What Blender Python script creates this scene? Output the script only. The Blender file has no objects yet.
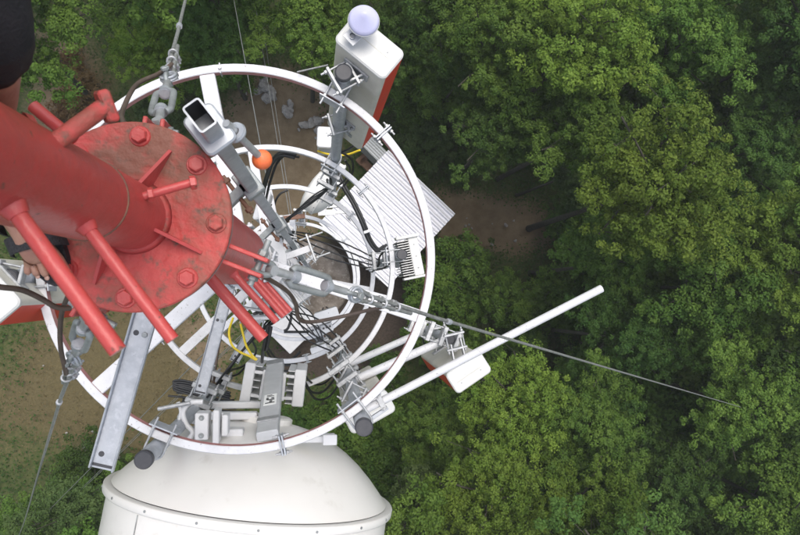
import bpy, math, random
import numpy as np
from mathutils import Vector as V, Matrix
rnd = random.Random(7)
PI = math.pi; rad = math.radians
sc = bpy.context.scene
col = sc.collection

# ------------------------------------------------------------------ camera, sky, sun, exposure
H = 21.0                                   # height of the lens above the ground; mast axis is x=y=0
CAM = V((0.408, -0.1526, H)); FPX = 630.0
cd = bpy.data.cameras.new('camera'); cam = bpy.data.objects.new('camera', cd); col.objects.link(cam)
cam.location = CAM; cam.rotation_euler = (0.0312, -0.1221, 0)
cd.sensor_width = 36.0; cd.lens = FPX/800*36; cd.clip_start = 0.02; cd.clip_end = 1500
sc.camera = cam
cd.dof.use_dof = True; cd.dof.focus_distance = 3.6; cd.dof.aperture_fstop = 11.0
SUN_EL, SUN_AZ = 72, 75                   # elevation, bearing towards the sun (math angle)
w = bpy.data.worlds.new('World'); sc.world = w; w.use_nodes = True
nt = w.node_tree; bg = nt.nodes['Background']
sky = nt.nodes.new('ShaderNodeTexSky'); sky.sky_type = 'NISHITA'; sky.sun_disc = False
sky.sun_elevation = rad(SUN_EL); sky.sun_rotation = rad(90-SUN_AZ)
sky.air_density = 1.0; sky.dust_density = 3.5; sky.ozone_density = 1.0
hsv = nt.nodes.new('ShaderNodeHueSaturation'); hsv.inputs['Saturation'].default_value = .55      # thin overcast: paler than a clear sky
nt.links.new(sky.outputs[0], hsv.inputs['Color']); nt.links.new(hsv.outputs[0], bg.inputs[0]); bg.inputs[1].default_value = 0.15
ld = bpy.data.lights.new('sun', 'SUN'); ld.energy = 1.0; ld.angle = rad(35); ld.color = (1, .95, .87)
sun = bpy.data.objects.new('sun', ld); col.objects.link(sun); sun.location = (0, 0, 60)
sdir = V((math.cos(rad(SUN_EL))*math.cos(rad(SUN_AZ)), math.cos(rad(SUN_EL))*math.sin(rad(SUN_AZ)), math.sin(rad(SUN_EL))))
sun.rotation_euler = sdir.to_track_quat('Z', 'Y').to_euler()
sc.view_settings.view_transform = 'Standard'; sc.view_settings.look = 'None'
sc.view_settings.gamma = 1; sc.view_settings.exposure = 0.86
try: sc.view_settings.use_curve_mapping = False
except Exception: pass

RC = cam.rotation_euler.to_matrix()
def at(px, py, d):
    """world point seen at photo pixel (800 wide) lying d metres below the lens"""
    v = RC @ V(((px-400)/FPX, -(py-267.5)/FPX, -1))
    return CAM + v*(d/-v.z)
def pol(r, deg, d): return V((r*math.cos(rad(deg)), r*math.sin(rad(deg)), H-d))
def bear(p): return math.degrees(math.atan2(p.y, p.x))

# ------------------------------------------------------------------ materials
def N(t, typ, **kw):
    n = t.nodes.new(typ)
    for k, v in kw.items(): setattr(n, k, v)
    return n
def mat(name, c, rough=.5, metal=0., c2=None, scale=6., lo=.4, hi=.7, bump=0., bscale=60., detail=6., spec=.5,
        c3=None, scale3=30., lo3=.55, hi3=.7, objrand=0.):
    m = bpy.data.materials.new(name); m.use_nodes = True; t = m.node_tree; L = t.links.new
    b = t.nodes['Principled BSDF']; b.inputs['Roughness'].default_value = rough
    b.inputs['Metallic'].default_value = metal; b.inputs['Specular IOR Level'].default_value = spec
    tc = N(t, 'ShaderNodeTexCoord')
    def noisemix(prev, cc, s, l, h):
        n = N(t, 'ShaderNodeTexNoise'); n.inputs['Scale'].default_value = s; n.inputs['Detail'].default_value = detail
        n.inputs['Roughness'].default_value = .65
        L(tc.outputs['Object'], n.inputs['Vector'])
        r = N(t, 'ShaderNodeMapRange'); r.inputs[1].default_value = l; r.inputs[2].default_value = h; L(n.outputs[0], r.inputs[0])
        mx = N(t, 'ShaderNodeMix', data_type='RGBA'); L(r.outputs[0], mx.inputs[0])
        if isinstance(prev, tuple): mx.inputs[6].default_value = prev + (1,)
        else: L(prev, mx.inputs[6])
        mx.inputs[7].default_value = tuple(cc) + (1,)
        return mx.outputs[2]
    out = tuple(c)
    if c2: out = noisemix(out, c2, scale, lo, hi)
    if c3: out = noisemix(out, c3, scale3, lo3, hi3)
    if isinstance(out, tuple): b.inputs['Base Color'].default_value = out + (1,)
    else: L(out, b.inputs['Base Color'])
    if bump:
        n = N(t, 'ShaderNodeTexNoise'); n.inputs['Scale'].default_value = bscale; n.inputs['Detail'].default_value = 5
        L(tc.outputs['Object'], n.inputs['Vector'])
        bp = N(t, 'ShaderNodeBump'); bp.inputs['Strength'].default_value = bump; bp.inputs['Distance'].default_value = .01
        L(n.outputs[0], bp.inputs['Height']); L(bp.outputs[0], b.inputs['Normal'])
    return m
M = {}
M['white'] = mat('white_paint', (.57, .572, .585), .45, 0, (.48, .482, .49), 9, .42, .70, .12, 90, c3=(.22, .20, .19), scale3=64, lo3=.62, hi3=.68)
M['white2'] = mat('white_plastic', (.56, .565, .575), .4, 0, (.50, .50, .50), 5, .4, .7, .03, 120)
M['red'] = mat('red_paint', (.46, .052, .048), .42, 0, (.37, .058, .052), 7, .4, .7, .25, 45, c3=(.16, .055, .04), scale3=55, lo3=.64, hi3=.69)
M['reddirt'] = mat('red_paint_weathered', (.44, .056, .049), .62, 0, (.19, .070, .045), 5, .42, .58, .7, 40, c3=(.11, .065, .045), scale3=24, lo3=.55, hi3=.67)
M['redband'] = mat('red_antenna_paint', (.52, .045, .025), .5, 0, (.44, .05, .03), 6, .4, .7, .1, 60)
M['primer'] = mat('faded_red_primer', (.42, .19, .18), .7, 0, (.32, .16, .15), 12, .4, .7, .2, 80)
M['galv'] = mat('galvanised_steel', (.40, .42, .45), .45, .4, (.33, .35, .38), 16, .4, .65, .05, 60, detail=3, c3=(.44, .46, .49), scale3=34, lo3=.52, hi3=.66)
M['galvd'] = mat('dull_galvanised', (.30, .32, .32), .55, .4, (.20, .21, .21), 14, .4, .65, .2, 60)
M['palegrey'] = mat('pale_grey_paint', (.50, .51, .52), .45, .1, (.42, .43, .44), 8, .4, .7, .05, 60)
M['zinc'] = mat('zinc_hardware', (.40, .41, .42), .42, .45, (.29, .295, .30), 30, .42, .66)
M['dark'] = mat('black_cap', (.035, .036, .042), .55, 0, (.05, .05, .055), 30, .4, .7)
M['rubber'] = mat('black_cable', (.018, .018, .019), .5)
M['browncable'] = mat('brown_cable', (.060, .042, .032), .6, 0, (.10, .07, .055), 20, .4, .7)
M['yellow'] = mat('yellow_cable', (.70, .52, .03), .45)
M['beige'] = mat('beige_fibreglass', (.56, .54, .47), .55, 0, (.46, .44, .38), 5, .4, .7, .05, 80)
M['offwhite'] = mat('offwhite_fibreglass', (.57, .57, .55), .45, 0, (.51, .51, .49), 4, .4, .7, .03, 60, c3=(.4, .39, .36), scale3=22, lo3=.66, hi3=.75)
M['lav'] = mat('pale_dome', (.55, .55, .76), .4, 0, (.5, .5, .70), 6, .4, .7)
M['dish'] = mat('dish_white', (.65, .635, .605), .3, 0, (.61, .595, .565), 2.5, .4, .7, .02, 30, c3=(.50, .48, .44), scale3=6, lo3=.60, hi3=.80)
M['orange'] = mat('orange_plastic', (.80, .17, .05), .5, 0, (.68, .14, .05), 40, .4, .7, .15, 200)
M['wire'] = mat('steel_wire_rope', (.30, .31, .30), .5, .5, (.2, .2, .19), 60, .4, .65, .4, 300)
M['roof'] = mat('white_roof_sheet', (.68, .68, .72), .4, .0, (.62, .62, .65), 1.5, .4, .7)
M['wall'] = mat('shelter_wall', (.6, .6, .57), .7, 0, (.5, .5, .47), 3, .4, .7)
M['concrete'] = mat('concrete', (.25, .22, .195), .9, 0, (.12, .10, .082), 2.4, .38, .62, .8, 14, c3=(.34, .32, .29), scale3=11, lo3=.56, hi3=.68)
M['rock'] = mat('grey_rock', (.30, .29, .27), .9, 0, (.17, .16, .15), 6, .4, .65, .6, 14)
M['wood'] = mat('brown_board', (.20, .11, .065), .8, 0, (.13, .07, .04), 8, .4, .7)
M['skin'] = mat('skin', (.36, .19, .13), .5, 0, (.28, .13, .095), 22, .4, .7, .12, 120)
M['nail'] = mat('toenail', (.44, .26, .20), .35)
M['cloth'] = mat('dark_cloth', (.010, .009, .012), .9, 0, (.017, .014, .018), 40, .4, .7, .4, 300)
M['strap'] = mat('black_sandal', (.020, .019, .021), .75, 0, (.038, .036, .04), 130, .45, .62, .5, 260)
M['label'] = mat('printed_label', (.78, .78, .76), .6)
M['print'] = mat('black_print', (.05, .05, .05), .6)
M['bark'] = mat('bark', (.058, .054, .038), .95, 0, (.034, .032, .024), 12, .4, .65, .8, 25)
M['copper'] = mat('rusty_steel', (.20, .10, .06), .7, 0, (.10, .05, .035), 25, .4, .7, .3, 80)

def leafmat(name, a, b, objr=.5):
    m = bpy.data.materials.new(name); m.use_nodes = True; t = m.node_tree; L = t.links.new
    t.nodes.remove(t.nodes['Principled BSDF'])
    at_ = N(t, 'ShaderNodeAttribute', attribute_name='leafvar')
    oi = N(t, 'ShaderNodeObjectInfo')
    mx = N(t, 'ShaderNodeMix', data_type='RGBA'); L(at_.outputs['Fac'], mx.inputs[0])
    mx.inputs[6].default_value = a + (1,); mx.inputs[7].default_value = b + (1,)
    hs = N(t, 'ShaderNodeHueSaturation')
    r1 = N(t, 'ShaderNodeMapRange'); L(oi.outputs['Random'], r1.inputs[0]); r1.inputs[3].default_value = .497; r1.inputs[4].default_value = .514
    ml = N(t, 'ShaderNodeMath', operation='MULTIPLY'); L(oi.outputs['Random'], ml.inputs[0]); ml.inputs[1].default_value = 7.31
    fr = N(t, 'ShaderNodeMath', operation='FRACT'); L(ml.outputs[0], fr.inputs[0])
    r2 = N(t, 'ShaderNodeMapRange'); L(fr.outputs[0], r2.inputs[0]); r2.inputs[3].default_value = 1-objr*.5; r2.inputs[4].default_value = 1+objr*.6
    L(r1.outputs[0], hs.inputs['Hue']); L(r2.outputs[0], hs.inputs['Value']); L(mx.outputs[2], hs.inputs['Color'])
    pb = N(t, 'ShaderNodeBsdfPrincipled'); pb.inputs['Roughness'].default_value = .55; pb.inputs['Specular IOR Level'].default_value = .12
    L(hs.outputs[0], pb.inputs['Base Color'])
    tr = N(t, 'ShaderNodeBsdfTranslucent'); L(hs.outputs[0], tr.inputs['Color'])
    ms = N(t, 'ShaderNodeMixShader'); ms.inputs[0].default_value = .38
    L(pb.outputs[0], ms.inputs[1]); L(tr.outputs[0], ms.inputs[2]); L(ms.outputs[0], t.nodes['Material Output'].inputs[0])
    return m
LEAF = [leafmat('leaf_fresh', (.078, .140, .020), (.185, .250, .040)),
        leafmat('leaf_mid', (.062, .126, .022), (.145, .215, .038)),
        leafmat('leaf_dark', (.044, .096, .022), (.102, .162, .032)),
        leafmat('leaf_grey', (.062, .108, .032), (.125, .172, .055))]
M['herb'] = leafmat('herb_leaf', (.035, .085, .018), (.085, .14, .03), .1)
M['dry'] = leafmat('dry_grass', (.15, .115, .055), (.28, .215, .11), .1)

# ------------------------------------------------------------------ mesh builder
def frame(z, hint=V((0, 0, 1))):
    z = z.normalized()
    x = hint.cross(z)
    if x.length < 1e-5: x = V((1, 0, 0)).cross(z)
    if x.length < 1e-5: x = V((0, 1, 0)).cross(z)
    x.normalize(); y = z.cross(x)
    return Matrix((x, y, z)).transposed()
def rrect(wd, dp, r, n=4):
    pts = []
    for cx, cy, a0 in ((1, 1, 0), (-1, 1, 90), (-1, -1, 180), (1, -1, 270)):
        for k in range(n+1):
            a = rad(a0+90*k/n)
            pts.append((cx*(wd/2-r)+r*math.cos(a), cy*(dp/2-r)+r*math.sin(a)))
    return pts
class MB:
    def __init__(s): s.v = []; s.f = []; s.sm = []; s.mi = []
    def add(s, vs, fs, smooth=False, m=0):
        o = len(s.v); s.v += [tuple(q) for q in vs]
        for f in fs: s.f.append([i+o for i in f]); s.sm.append(smooth); s.mi.append(m)
        return s
    def box(s, c, size, R=None, ch=.0015, m=0):
        return s.rbox(c, size, max(ch, 1e-4), ch, R, 1, m)
    def rbox(s, c, size, r, bev, R=None, n=4, m=0):
        """rounded-rectangle prism, long axis local z; c is the centre"""
        wx, wy, wz = size; R = R or Matrix.Identity(3); c = V(c)
        r = min(r, wx*.49, wy*.49); bev = min(bev, wz*.45, wx*.45, wy*.45)
        rings = []
        for z, ins in ((-wz/2, bev), (-wz/2+bev, 0), (wz/2-bev, 0), (wz/2, bev)):
            rings.append([c + R @ V((x, y, z)) for x, y in rrect(wx-2*ins, wy-2*ins, max(r-ins, 1e-4), n)])
        k = len(rings[0]); sm = n > 1
        for i in range(3):
            s.add(rings[i]+rings[i+1], [(j, (j+1) % k, k+(j+1) % k, k+j) for j in range(k)], False if not (sm and i == 1) else True, m)
        s.add(rings[0], [tuple(reversed(range(k)))], False, m); s.add(rings[3], [tuple(range(k))], False, m)
        return s
    def beam(s, a, b, wd, ht, hint=V((0, 0, 1)), ch=.002, m=0):
        a = V(a); b = V(b); R = frame(b-a, hint)      # local x = horizontal, y = up-ish
        return s.rbox((a+b)/2, (wd, ht, (b-a).length), ch, ch, R, 1, m)
    def cyl(s, a, b, r0, r1=None, n=16, cap=True, m=0):
        a = V(a); b = V(b); r1 = r0 if r1 is None else r1; R = frame(b-a)
        A = [a + R @ V((r0*math.cos(2*PI*k/n), r0*math.sin(2*PI*k/n), 0)) for k in range(n)]
        B = [b + R @ V((r1*math.cos(2*PI*k/n), r1*math.sin(2*PI*k/n), 0)) for k in range(n)]
        s.add(A+B, [(k, (k+1) % n, n+(k+1) % n, n+k) for k in range(n)], n > 6, m)
        if cap: s.add(A, [tuple(reversed(range(n)))], False, m); s.add(B, [tuple(range(n))], False, m)
        return s
    def pipe(s, a, b, r, t=.004, n=20, m=0, mi=None):
        """open tube"""
        a = V(a); b = V(b); R = frame(b-a); mi = m if mi is None else mi
        def ring(p, q): return [p + R @ V((q*math.cos(2*PI*k/n), q*math.sin(2*PI*k/n), 0)) for k in range(n)]
        def q(A, B, mm, sm): s.add(A+B, [(k, (k+1) % n, n+(k+1) % n, n+k) for k in range(n)], sm, mm)
        q(ring(a, r), ring(b, r), m, True); q(ring(b, r-t), ring(a, r-t), mi, True)
        q(ring(b, r), ring(b, r-t), m, False); q(ring(a, r-t), ring(a, r), m, False)
        return s
    def tube(s, pts, r, n=8, closed=False, m=0, sub=0):
        P = [V(p) for p in pts]
        if sub:
            Q = []; k = len(P); rg = range(k if closed else k-1)
            for i in rg:
                p0 = P[(i-1) % k] if closed or i > 0 else P[0]*2-P[1]; p1 = P[i]; p2 = P[(i+1) % k]
                p3 = P[(i+2) % k] if closed or i+2 < k else p2*2-p1
                for j in range(sub):
                    t = j/sub
                    Q.append(.5*((2*p1)+(p2-p0)*t+(2*p0-5*p1+4*p2-p3)*t*t+(3*p1-p0-3*p2+p3)*t**3))
            if not closed: Q.append(P[-1])
            P = Q
        k = len(P); vs = []; x = None
        for i in range(k):
            if closed: d = P[(i+1) % k]-P[(i-1) % k]
            else: d = P[min(i+1, k-1)]-P[max(i-1, 0)]
            d.normalize()
            if x is None: x = frame(d).col[0].copy()
            x = (x-d*x.dot(d)).normalized(); y = d.cross(x)
            for j in range(n):
                a = 2*PI*j/n; vs.append(P[i]+x*(r*math.cos(a))+y*(r*math.sin(a)))
        fs = []
        for i in range(k if closed else k-1):
            for j in range(n):
                a = i*n+j; b_ = i*n+(j+1) % n; c = ((i+1) % k)*n+(j+1) % n; e = ((i+1) % k)*n+j
                fs.append((a, b_, c, e))
        s.add(vs, fs, True, m)
        if not closed:
            s.add(vs[:n], [tuple(reversed(range(n)))], False, m); s.add(vs[-n:], [tuple(range(n))], False, m)
        return s
    def lathe(s, prof, c, R=None, n=32, m=0, smooth=True, a0=0, a1=2*PI):
        R = R or Matrix.Identity(3); c = V(c); full = abs(a1-a0-2*PI) < 1e-6; nn = n if full else n+1
        vs = []
        for r, z in prof:
            for k in range(nn):
                a = a0+(a1-a0)*k/n; vs.append(c+R @ V((r*math.cos(a), r*math.sin(a), z)))
        fs = []
        for i in range(len(prof)-1):
            for k in range(n):
                k2 = (k+1) % nn; fs.append((i*nn+k, i*nn+k2, (i+1)*nn+k2, (i+1)*nn+k))
        return s.add(vs, fs, smooth, m)
    def disc(s, c, r, R=None, n=24, m=0):
        R = R or Matrix.Identity(3)
        return s.add([V(c)+R @ V((r*math.cos(2*PI*k/n), r*math.sin(2*PI*k/n), 0)) for k in range(n)], [tuple(range(n))], False, m)
    def ball(s, c, r, n=16, m=0, sq=(1, 1, 1), R=None):
        R = R or Matrix.Identity(3); vs = []; fs = []; h = n//2
        for i in range(h+1):
            t = PI*i/h
            for k in range(n):
                a = 2*PI*k/n; vs.append(V(c)+R @ V((sq[0]*r*math.sin(t)*math.cos(a), sq[1]*r*math.sin(t)*math.sin(a), sq[2]*r*math.cos(t))))
        for i in range(h):
            for k in range(n): fs.append((i*n+k, (i+1)*n+k, (i+1)*n+(k+1) % n, i*n+(k+1) % n))
        return s.add(vs, fs, True, m)
    def hexbolt(s, p, dirn, af, h, m=0):
        """hex head standing on p along dirn, chamfered"""
        R = frame(V(dirn)); r = af/2/math.cos(PI/6)
        def rg(q, z): return [V(p)+R @ V((q*math.cos(PI/3*k), q*math.sin(PI/3*k), z)) for k in range(6)]
        a, b, c = rg(r, 0), rg(r, h*.8), rg(r*.86, h)
        s.add(a+b+c, [(k, (k+1) % 6, 6+(k+1) % 6, 6+k) for k in range(6)]+[(6+k, 6+(k+1) % 6, 12+(k+1) % 6, 12+k) for k in range(6)]+[tuple(range(12, 18))], False, m)
        return s
    def build(s, name, mats, parent=None, base=None):
        me = bpy.data.meshes.new(name); b = V(base) if base is not None else (parent_base(parent) if parent else V((0, 0, 0)))
        me.from_pydata([(x-b.x, y-b.y, z-b.z) for x, y, z in s.v], [], s.f); me.update()
        me.polygons.foreach_set('use_smooth', s.sm); me.polygons.foreach_set('material_index', s.mi)
        if not isinstance(mats, (list, tuple)): mats = [mats]
        for q in mats: me.materials.append(q)
        o = bpy.data.objects.new(name, me); col.objects.link(o)
        if parent: o.parent = parent
        else: o.location = b
        return o
def parent_base(p):
    b = V(p.location)
    while p.parent: p = p.parent; b = b + V(p.location)
    return b
def thing(name, label, cat, loc, group=None):
    o = bpy.data.objects.new(name, None); o.empty_display_size = .1; col.objects.link(o); o.location = loc
    return tag(o, label, cat, group)
def tag(o, label, cat, group=None):
    o['label'] = label; o['category'] = cat
    if group: o['group'] = group
    return o
def nutset(mb, p, d, af=.018, h=.012):
    mb.hexbolt(V(p)-V(d).normalized()*h/2, d, af, h)

# ------------------------------------------------------------------ ground
def blob(px, py, cx, cy, sx, sy): return np.exp(-(((px-cx)/sx)**2+((py-cy)/sy)**2))
def topx(X, Y, Z):
    P = np.stack([X-CAM.x, Y-CAM.y, Z-CAM.z], -1) @ np.array(RC)
    return 400+FPX*P[..., 0]/-P[..., 2], 267.5-FPX*P[..., 1]/-P[..., 2]
def vnoise(x, y, s, seed):
    r = np.random.RandomState(seed); g = r.rand(64, 64)
    u = (x/s) % 64; v = (y/s) % 64; i = u.astype(int) % 64; j = v.astype(int) % 64; fu = u-np.floor(u); fv = v-np.floor(v)
    fu = fu*fu*(3-2*fu); fv = fv*fv*(3-2*fv)
    return (g[i, j]*(1-fu)+g[(i+1) % 64, j]*fu)*(1-fv)+(g[i, (j+1) % 64]*(1-fu)+g[(i+1) % 64, (j+1) % 64]*fu)*fv
def fbm(x, y, s, seed): return (vnoise(x, y, s, seed)*.55+vnoise(x, y, s/2.3, seed+1)*.3+vnoise(x, y, s/5.1, seed+2)*.15)
def zones(X, Y):
    """what covers the soil: bare dirt, dry grass, dark soil, green; weights 0..1"""
    px, py = topx(X, Y, np.zeros_like(X))
    n = fbm(X+50, Y+50, 1.6, 3)
    dry = np.clip(blob(px, py, 125, 365, 110, 72)*1.1+blob(px, py, 85, 105, 28, 62)*.9+blob(px, py, 40, 430, 60, 60)*.5+blob(px, py, 185, 405, 60, 40)*.6+(n-.5)*.8, 0, 1)
    dirt = np.clip(blob(px, py, 275, 165, 62, 95)*1.5+blob(px, py, 495, 226, 62, 26)*1.15+blob(px, py, 60, 90, 40, 90)*.9+blob(px, py, 215, 345, 40, 45)*.6+blob(px, py, 440, 205, 45, 25)*.6+(n-.5)*.7, 0, 1)
    soil = np.clip(blob(px, py, 370, 300, 75, 62)*1.7+blob(px, py, 300, 360, 45, 22)*.8+(n-.5)*.6, 0, 1)
    green = np.clip(1-np.maximum(np.maximum(dry, dirt), soil)+(n-.5)*.5, 0, 1)
    return dry, dirt, soil, green
def make_ground():
    inner = np.arange(-24, 24.01, .2); outer = np.array([30, 40, 60, 100, 200, 400, 800.])
    g = np.concatenate([-outer[::-1], inner, outer]); n = len(g)
    X, Y = np.meshgrid(g, g, indexing='ij')
    Z = (fbm(X+80, Y+80, 3.0, 11)-.5)*.35*np.clip((np.hypot(X, Y)-2)/4, 0, 1)+(fbm(X+80, Y+80, .7, 17)-.5)*.10
    Z[np.hypot(X, Y) > 35] = 0
    vs = np.stack([X, Y, Z], -1).reshape(-1, 3)
    idx = np.arange(n*n).reshape(n, n)
    q = np.stack([idx[:-1, :-1], idx[1:, :-1], idx[1:, 1:], idx[:-1, 1:]], -1).reshape(-1, 4)
    me = bpy.data.meshes.new('ground'); me.from_pydata(vs.tolist(), [], q.tolist()); me.update()
    me.polygons.foreach_set('use_smooth', [True]*len(q))
    for nm, a in zip(('dry', 'dirt', 'soil', 'green'), zones(X.ravel(), Y.ravel())):
        me.attributes.new(nm, 'FLOAT', 'POINT').data.foreach_set('value', a.astype(np.float32))
    m = bpy.data.materials.new('ground'); m.use_nodes = True; t = m.node_tree; L = t.links.new
    b = t.nodes['Principled BSDF']; b.inputs['Roughness'].default_value = .95; b.inputs['Specular IOR Level'].default_value = .15
    tc = N(t, 'ShaderNodeTexCoord')
    def ns(s, d=8): 
        x = N(t, 'ShaderNodeTexNoise'); x.inputs['Scale'].default_value = s; x.inputs['Detail'].default_value = d; x.inputs['Roughness'].default_value = .7
        L(tc.outputs['Object'], x.inputs['Vector']); return x
    n1, n2 = ns(2.2), ns(14)
    def two(c1, c2, src):
        r = N(t, 'ShaderNodeMapRange'); r.inputs[1].default_value = .35; r.inputs[2].default_value = .65; L(src.outputs[0], r.inputs[0])
        x = N(t, 'ShaderNodeMix', data_type='RGBA'); L(r.outputs[0], x.inputs[0]); x.inputs[6].default_value = c1+(1,); x.inputs[7].default_value = c2+(1,); return x.outputs[2]
    cur = two((.050, .070, .022), (.082, .092, .034), n2)
    for nm, c1, c2 in (('dry', (.082, .070, .034), (.128, .102, .050)), ('dirt', (.140, .104, .062), (.205, .158, .102)), ('soil', (.040, .032, .026), (.085, .066, .052))):
        a = N(t, 'ShaderNodeAttribute', attribute_name=nm)
        ad = N(t, 'ShaderNodeMath', operation='ADD'); L(a.outputs['Fac'], ad.inputs[0]); L(n2.outputs[0], ad.inputs[1])
        r = N(t, 'ShaderNodeMapRange'); r.inputs[1].default_value = .80; r.inputs[2].default_value = 1.12; L(ad.outputs[0], r.inputs[0])
        x = N(t, 'ShaderNodeMix', data_type='RGBA'); L(r.outputs[0], x.inputs[0]); L(cur, x.inputs[6]); L(two(c1, c2, n2 if nm != 'dirt' else n1), x.inputs[7]); cur = x.outputs[2]
    L(cur, b.inputs['Base Color'])
    bp = N(t, 'ShaderNodeBump'); bp.inputs['Strength'].default_value = .6; bp.inputs['Distance'].default_value = .03
    L(n2.outputs[0], bp.inputs['Height']); L(bp.outputs[0], b.inputs['Normal'])
    me.materials.append(m); o = bpy.data.objects.new('ground', me); col.objects.link(o); o['kind'] = 'structure'
    return o
make_ground()

# ------------------------------------------------------------------ leaves, trees, plants
def leafmesh(name, pos, nrm, size, matl, aspect=.62, var=None, seed=0):
    """many small folded leaves: pos (n,3), nrm (n,3), size (n,)"""
    r = np.random.RandomState(seed); n = len(pos)
    nrm = nrm/np.linalg.norm(nrm, axis=1, keepdims=True)
    t = r.normal(size=(n, 3)); t -= nrm*(t*nrm).sum(1, keepdims=True); t /= np.linalg.norm(t, axis=1, keepdims=True)+1e-9
    bt = np.cross(nrm, t); s = size[:, None]
    p0 = pos-t*s*.5; p2 = pos+t*s*.5-nrm*s*.12
    p1 = pos+bt*s*aspect*.5+nrm*s*.10+t*s*.04; p3 = pos-bt*s*aspect*.5+nrm*s*.10+t*s*.04
    vs = np.stack([p0, p1, p2, p3], 1).reshape(-1, 3).astype(np.float32)
    me = bpy.data.meshes.new(name); me.vertices.add(4*n); me.vertices.foreach_set('co', vs.ravel())
    b = np.arange(n)*4
    tri = np.stack([b, b+1, b+2, b, b+2, b+3], 1).ravel().astype(np.int32)
    me.loops.add(6*n); me.loops.foreach_set('vertex_index', tri)
    me.polygons.add(2*n); me.polygons.foreach_set('loop_start', np.arange(2*n, dtype=np.int32)*3)
    me.update(calc_edges=True); me.validate()
    v = r.rand(n) if var is None else var
    me.attributes.new('leafvar', 'FLOAT', 'POINT').data.foreach_set('value', np.repeat(v, 4).astype(np.float32))
    me.materials.append(matl); return me
def tree_data(seed, cr, ch, height, ntuft, lsize, matl, droop=.0):
    """meshes of one tree: trunk, limbs, crown. cr crown radius, ch crown height"""
    r = np.random.RandomState(seed); rr = random.Random(seed)
    tb = MB(); lean = V((rr.uniform(-.3, .3), rr.uniform(-.3, .3), 0)); top = height-ch*.35
    tp = [V((0, 0, -.15)), V((0, 0, 0))+lean*.05, lean*.5+V((0, 0, top*.5)), lean+V((0, 0, top))]
    rb = .035+.012*height
    for i in range(3): tb.cyl(tp[i], tp[i+1], rb*(1-.28*i), rb*(1-.28*(i+1)), 9, i in (0, 2))
    lb = MB(); cents = []
    nl = rr.randint(9, 13)
    for k in range(nl):
        z0 = height-ch*rr.uniform(.55, 1.0); a = 2.4*k+rr.uniform(-.4, .4)
        st = lean*(z0/top if top else 0)+V((0, 0, z0)); L = cr*rr.uniform(.45, 1.08)
        rise = rr.uniform(.15, .65)*ch*(1.1-.6*L/cr)
        e = st+V((math.cos(a)*L, math.sin(a)*L, rise)); mid = (st+e)/2+V((rr.uniform(-.1, .1), rr.uniform(-.1, .1), .12*L))
        lb.tube([st, mid, e], .014+.005*L, 5, sub=3)
        for q in range(rr.randint(4, 6)):
            f = rr.uniform(.4, 1.05); base = st.lerp(e, f) if f < 1 else e
            c = base+V((rr.gauss(0, .27*cr*.6), rr.gauss(0, .27*cr*.6), rr.uniform(-.05, .28)*ch*.8))
            lb.tube([base, (base+c)/2+V((0, 0, .05)), c], .007, 4); cents.append(c)
    for k in range(6):
        c = lean+V((rr.gauss(0, .25*cr), rr.gauss(0, .25*cr), height-rr.uniform(.0, .25)*ch)); cents.append(c)
        lb.tube([lean+V((0, 0, top)), c], .014, 4)
    C = np.array([list(c) for c in cents]); nc = len(C)
    crad = r.uniform(.22, .46, nc)*max(cr, .6)**.7
    # twigs stand on the upper shell of every cluster; each carries a small dome of leaves
    nt_ = ntuft//4
    ci = r.choice(nc, nt_, p=crad**2/np.sum(crad**2))
    d = r.normal(size=(nt_, 3)); d[:, 2] = d[:, 2]*.75+.4; d /= np.linalg.norm(d, axis=1, keepdims=True)
    tw = C[ci]+d*crad[ci][:, None]*r.uniform(.30, 1.15, (nt_, 1))**.8*np.array([1, 1, .7])
    trd = r.uniform(.075, .165, nt_)*lsize/.075
    k = 60; ti = np.repeat(np.arange(nt_), k)
    e = r.normal(size=(nt_*k, 3)); e[:, 2] = e[:, 2]*.8+.45; e /= np.linalg.norm(e, axis=1, keepdims=True)
    pos = tw[ti]+e*(trd[ti]*r.uniform(.45, 1.15, nt_*k))[:, None]*np.array([1, 1, .75])
    nrm = e*.75+d[ti]*.25+np.array([0, 0, .35])+r.normal(size=pos.shape)*.33
    sz = lsize*.86*r.uniform(.6, 1.25, len(pos))
    var = np.clip((r.rand(nc)[ci]*.35+r.rand(nt_)*.4)[ti]+r.rand(len(pos))*.3-.03, 0, 1)
    cm = leafmesh('crown', pos, nrm, sz, matl, .64, var, seed)
    def mesh(b, nm, m):
        me = bpy.data.meshes.new(nm); me.from_pydata(b.v, [], b.f); me.update(); me.polygons.foreach_set('use_smooth', b.sm); me.materials.append(m); return me
    return mesh(tb, 'trunk', M['bark']), mesh(lb, 'limbs', M['bark']), cm, height
TREES = [tree_data(101, 1.55, 2.6, 9.4, 2600, .078, LEAF[0]), tree_data(102, 1.75, 2.9, 9.8, 3000, .080, LEAF[1]),
         tree_data(103, 1.45, 2.4, 8.6, 2300, .075, LEAF[0]), tree_data(104, 1.6, 2.5, 8.2, 2600, .082, LEAF[1]),
         tree_data(105, 1.8, 2.8, 9.0, 3000, .076, LEAF[2]), tree_data(106, 1.35, 2.2, 7.4, 2000, .078, LEAF[3]),
         tree_data(107, 1.6, 2.6, 8.8, 2500, .080, LEAF[2])]
SHRUBS = [tree_data(201, .95, 1.2, 2.0, 900, .085, LEAF[1]), tree_data(202, .85, 1.0, 1.6, 800, .080, LEAF[3]),
          tree_data(203, 1.05, 1.4, 2.6, 1000, .085, LEAF[1]), tree_data(204, .7, .8, 1.1, 600, .075, LEAF[2])]
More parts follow.
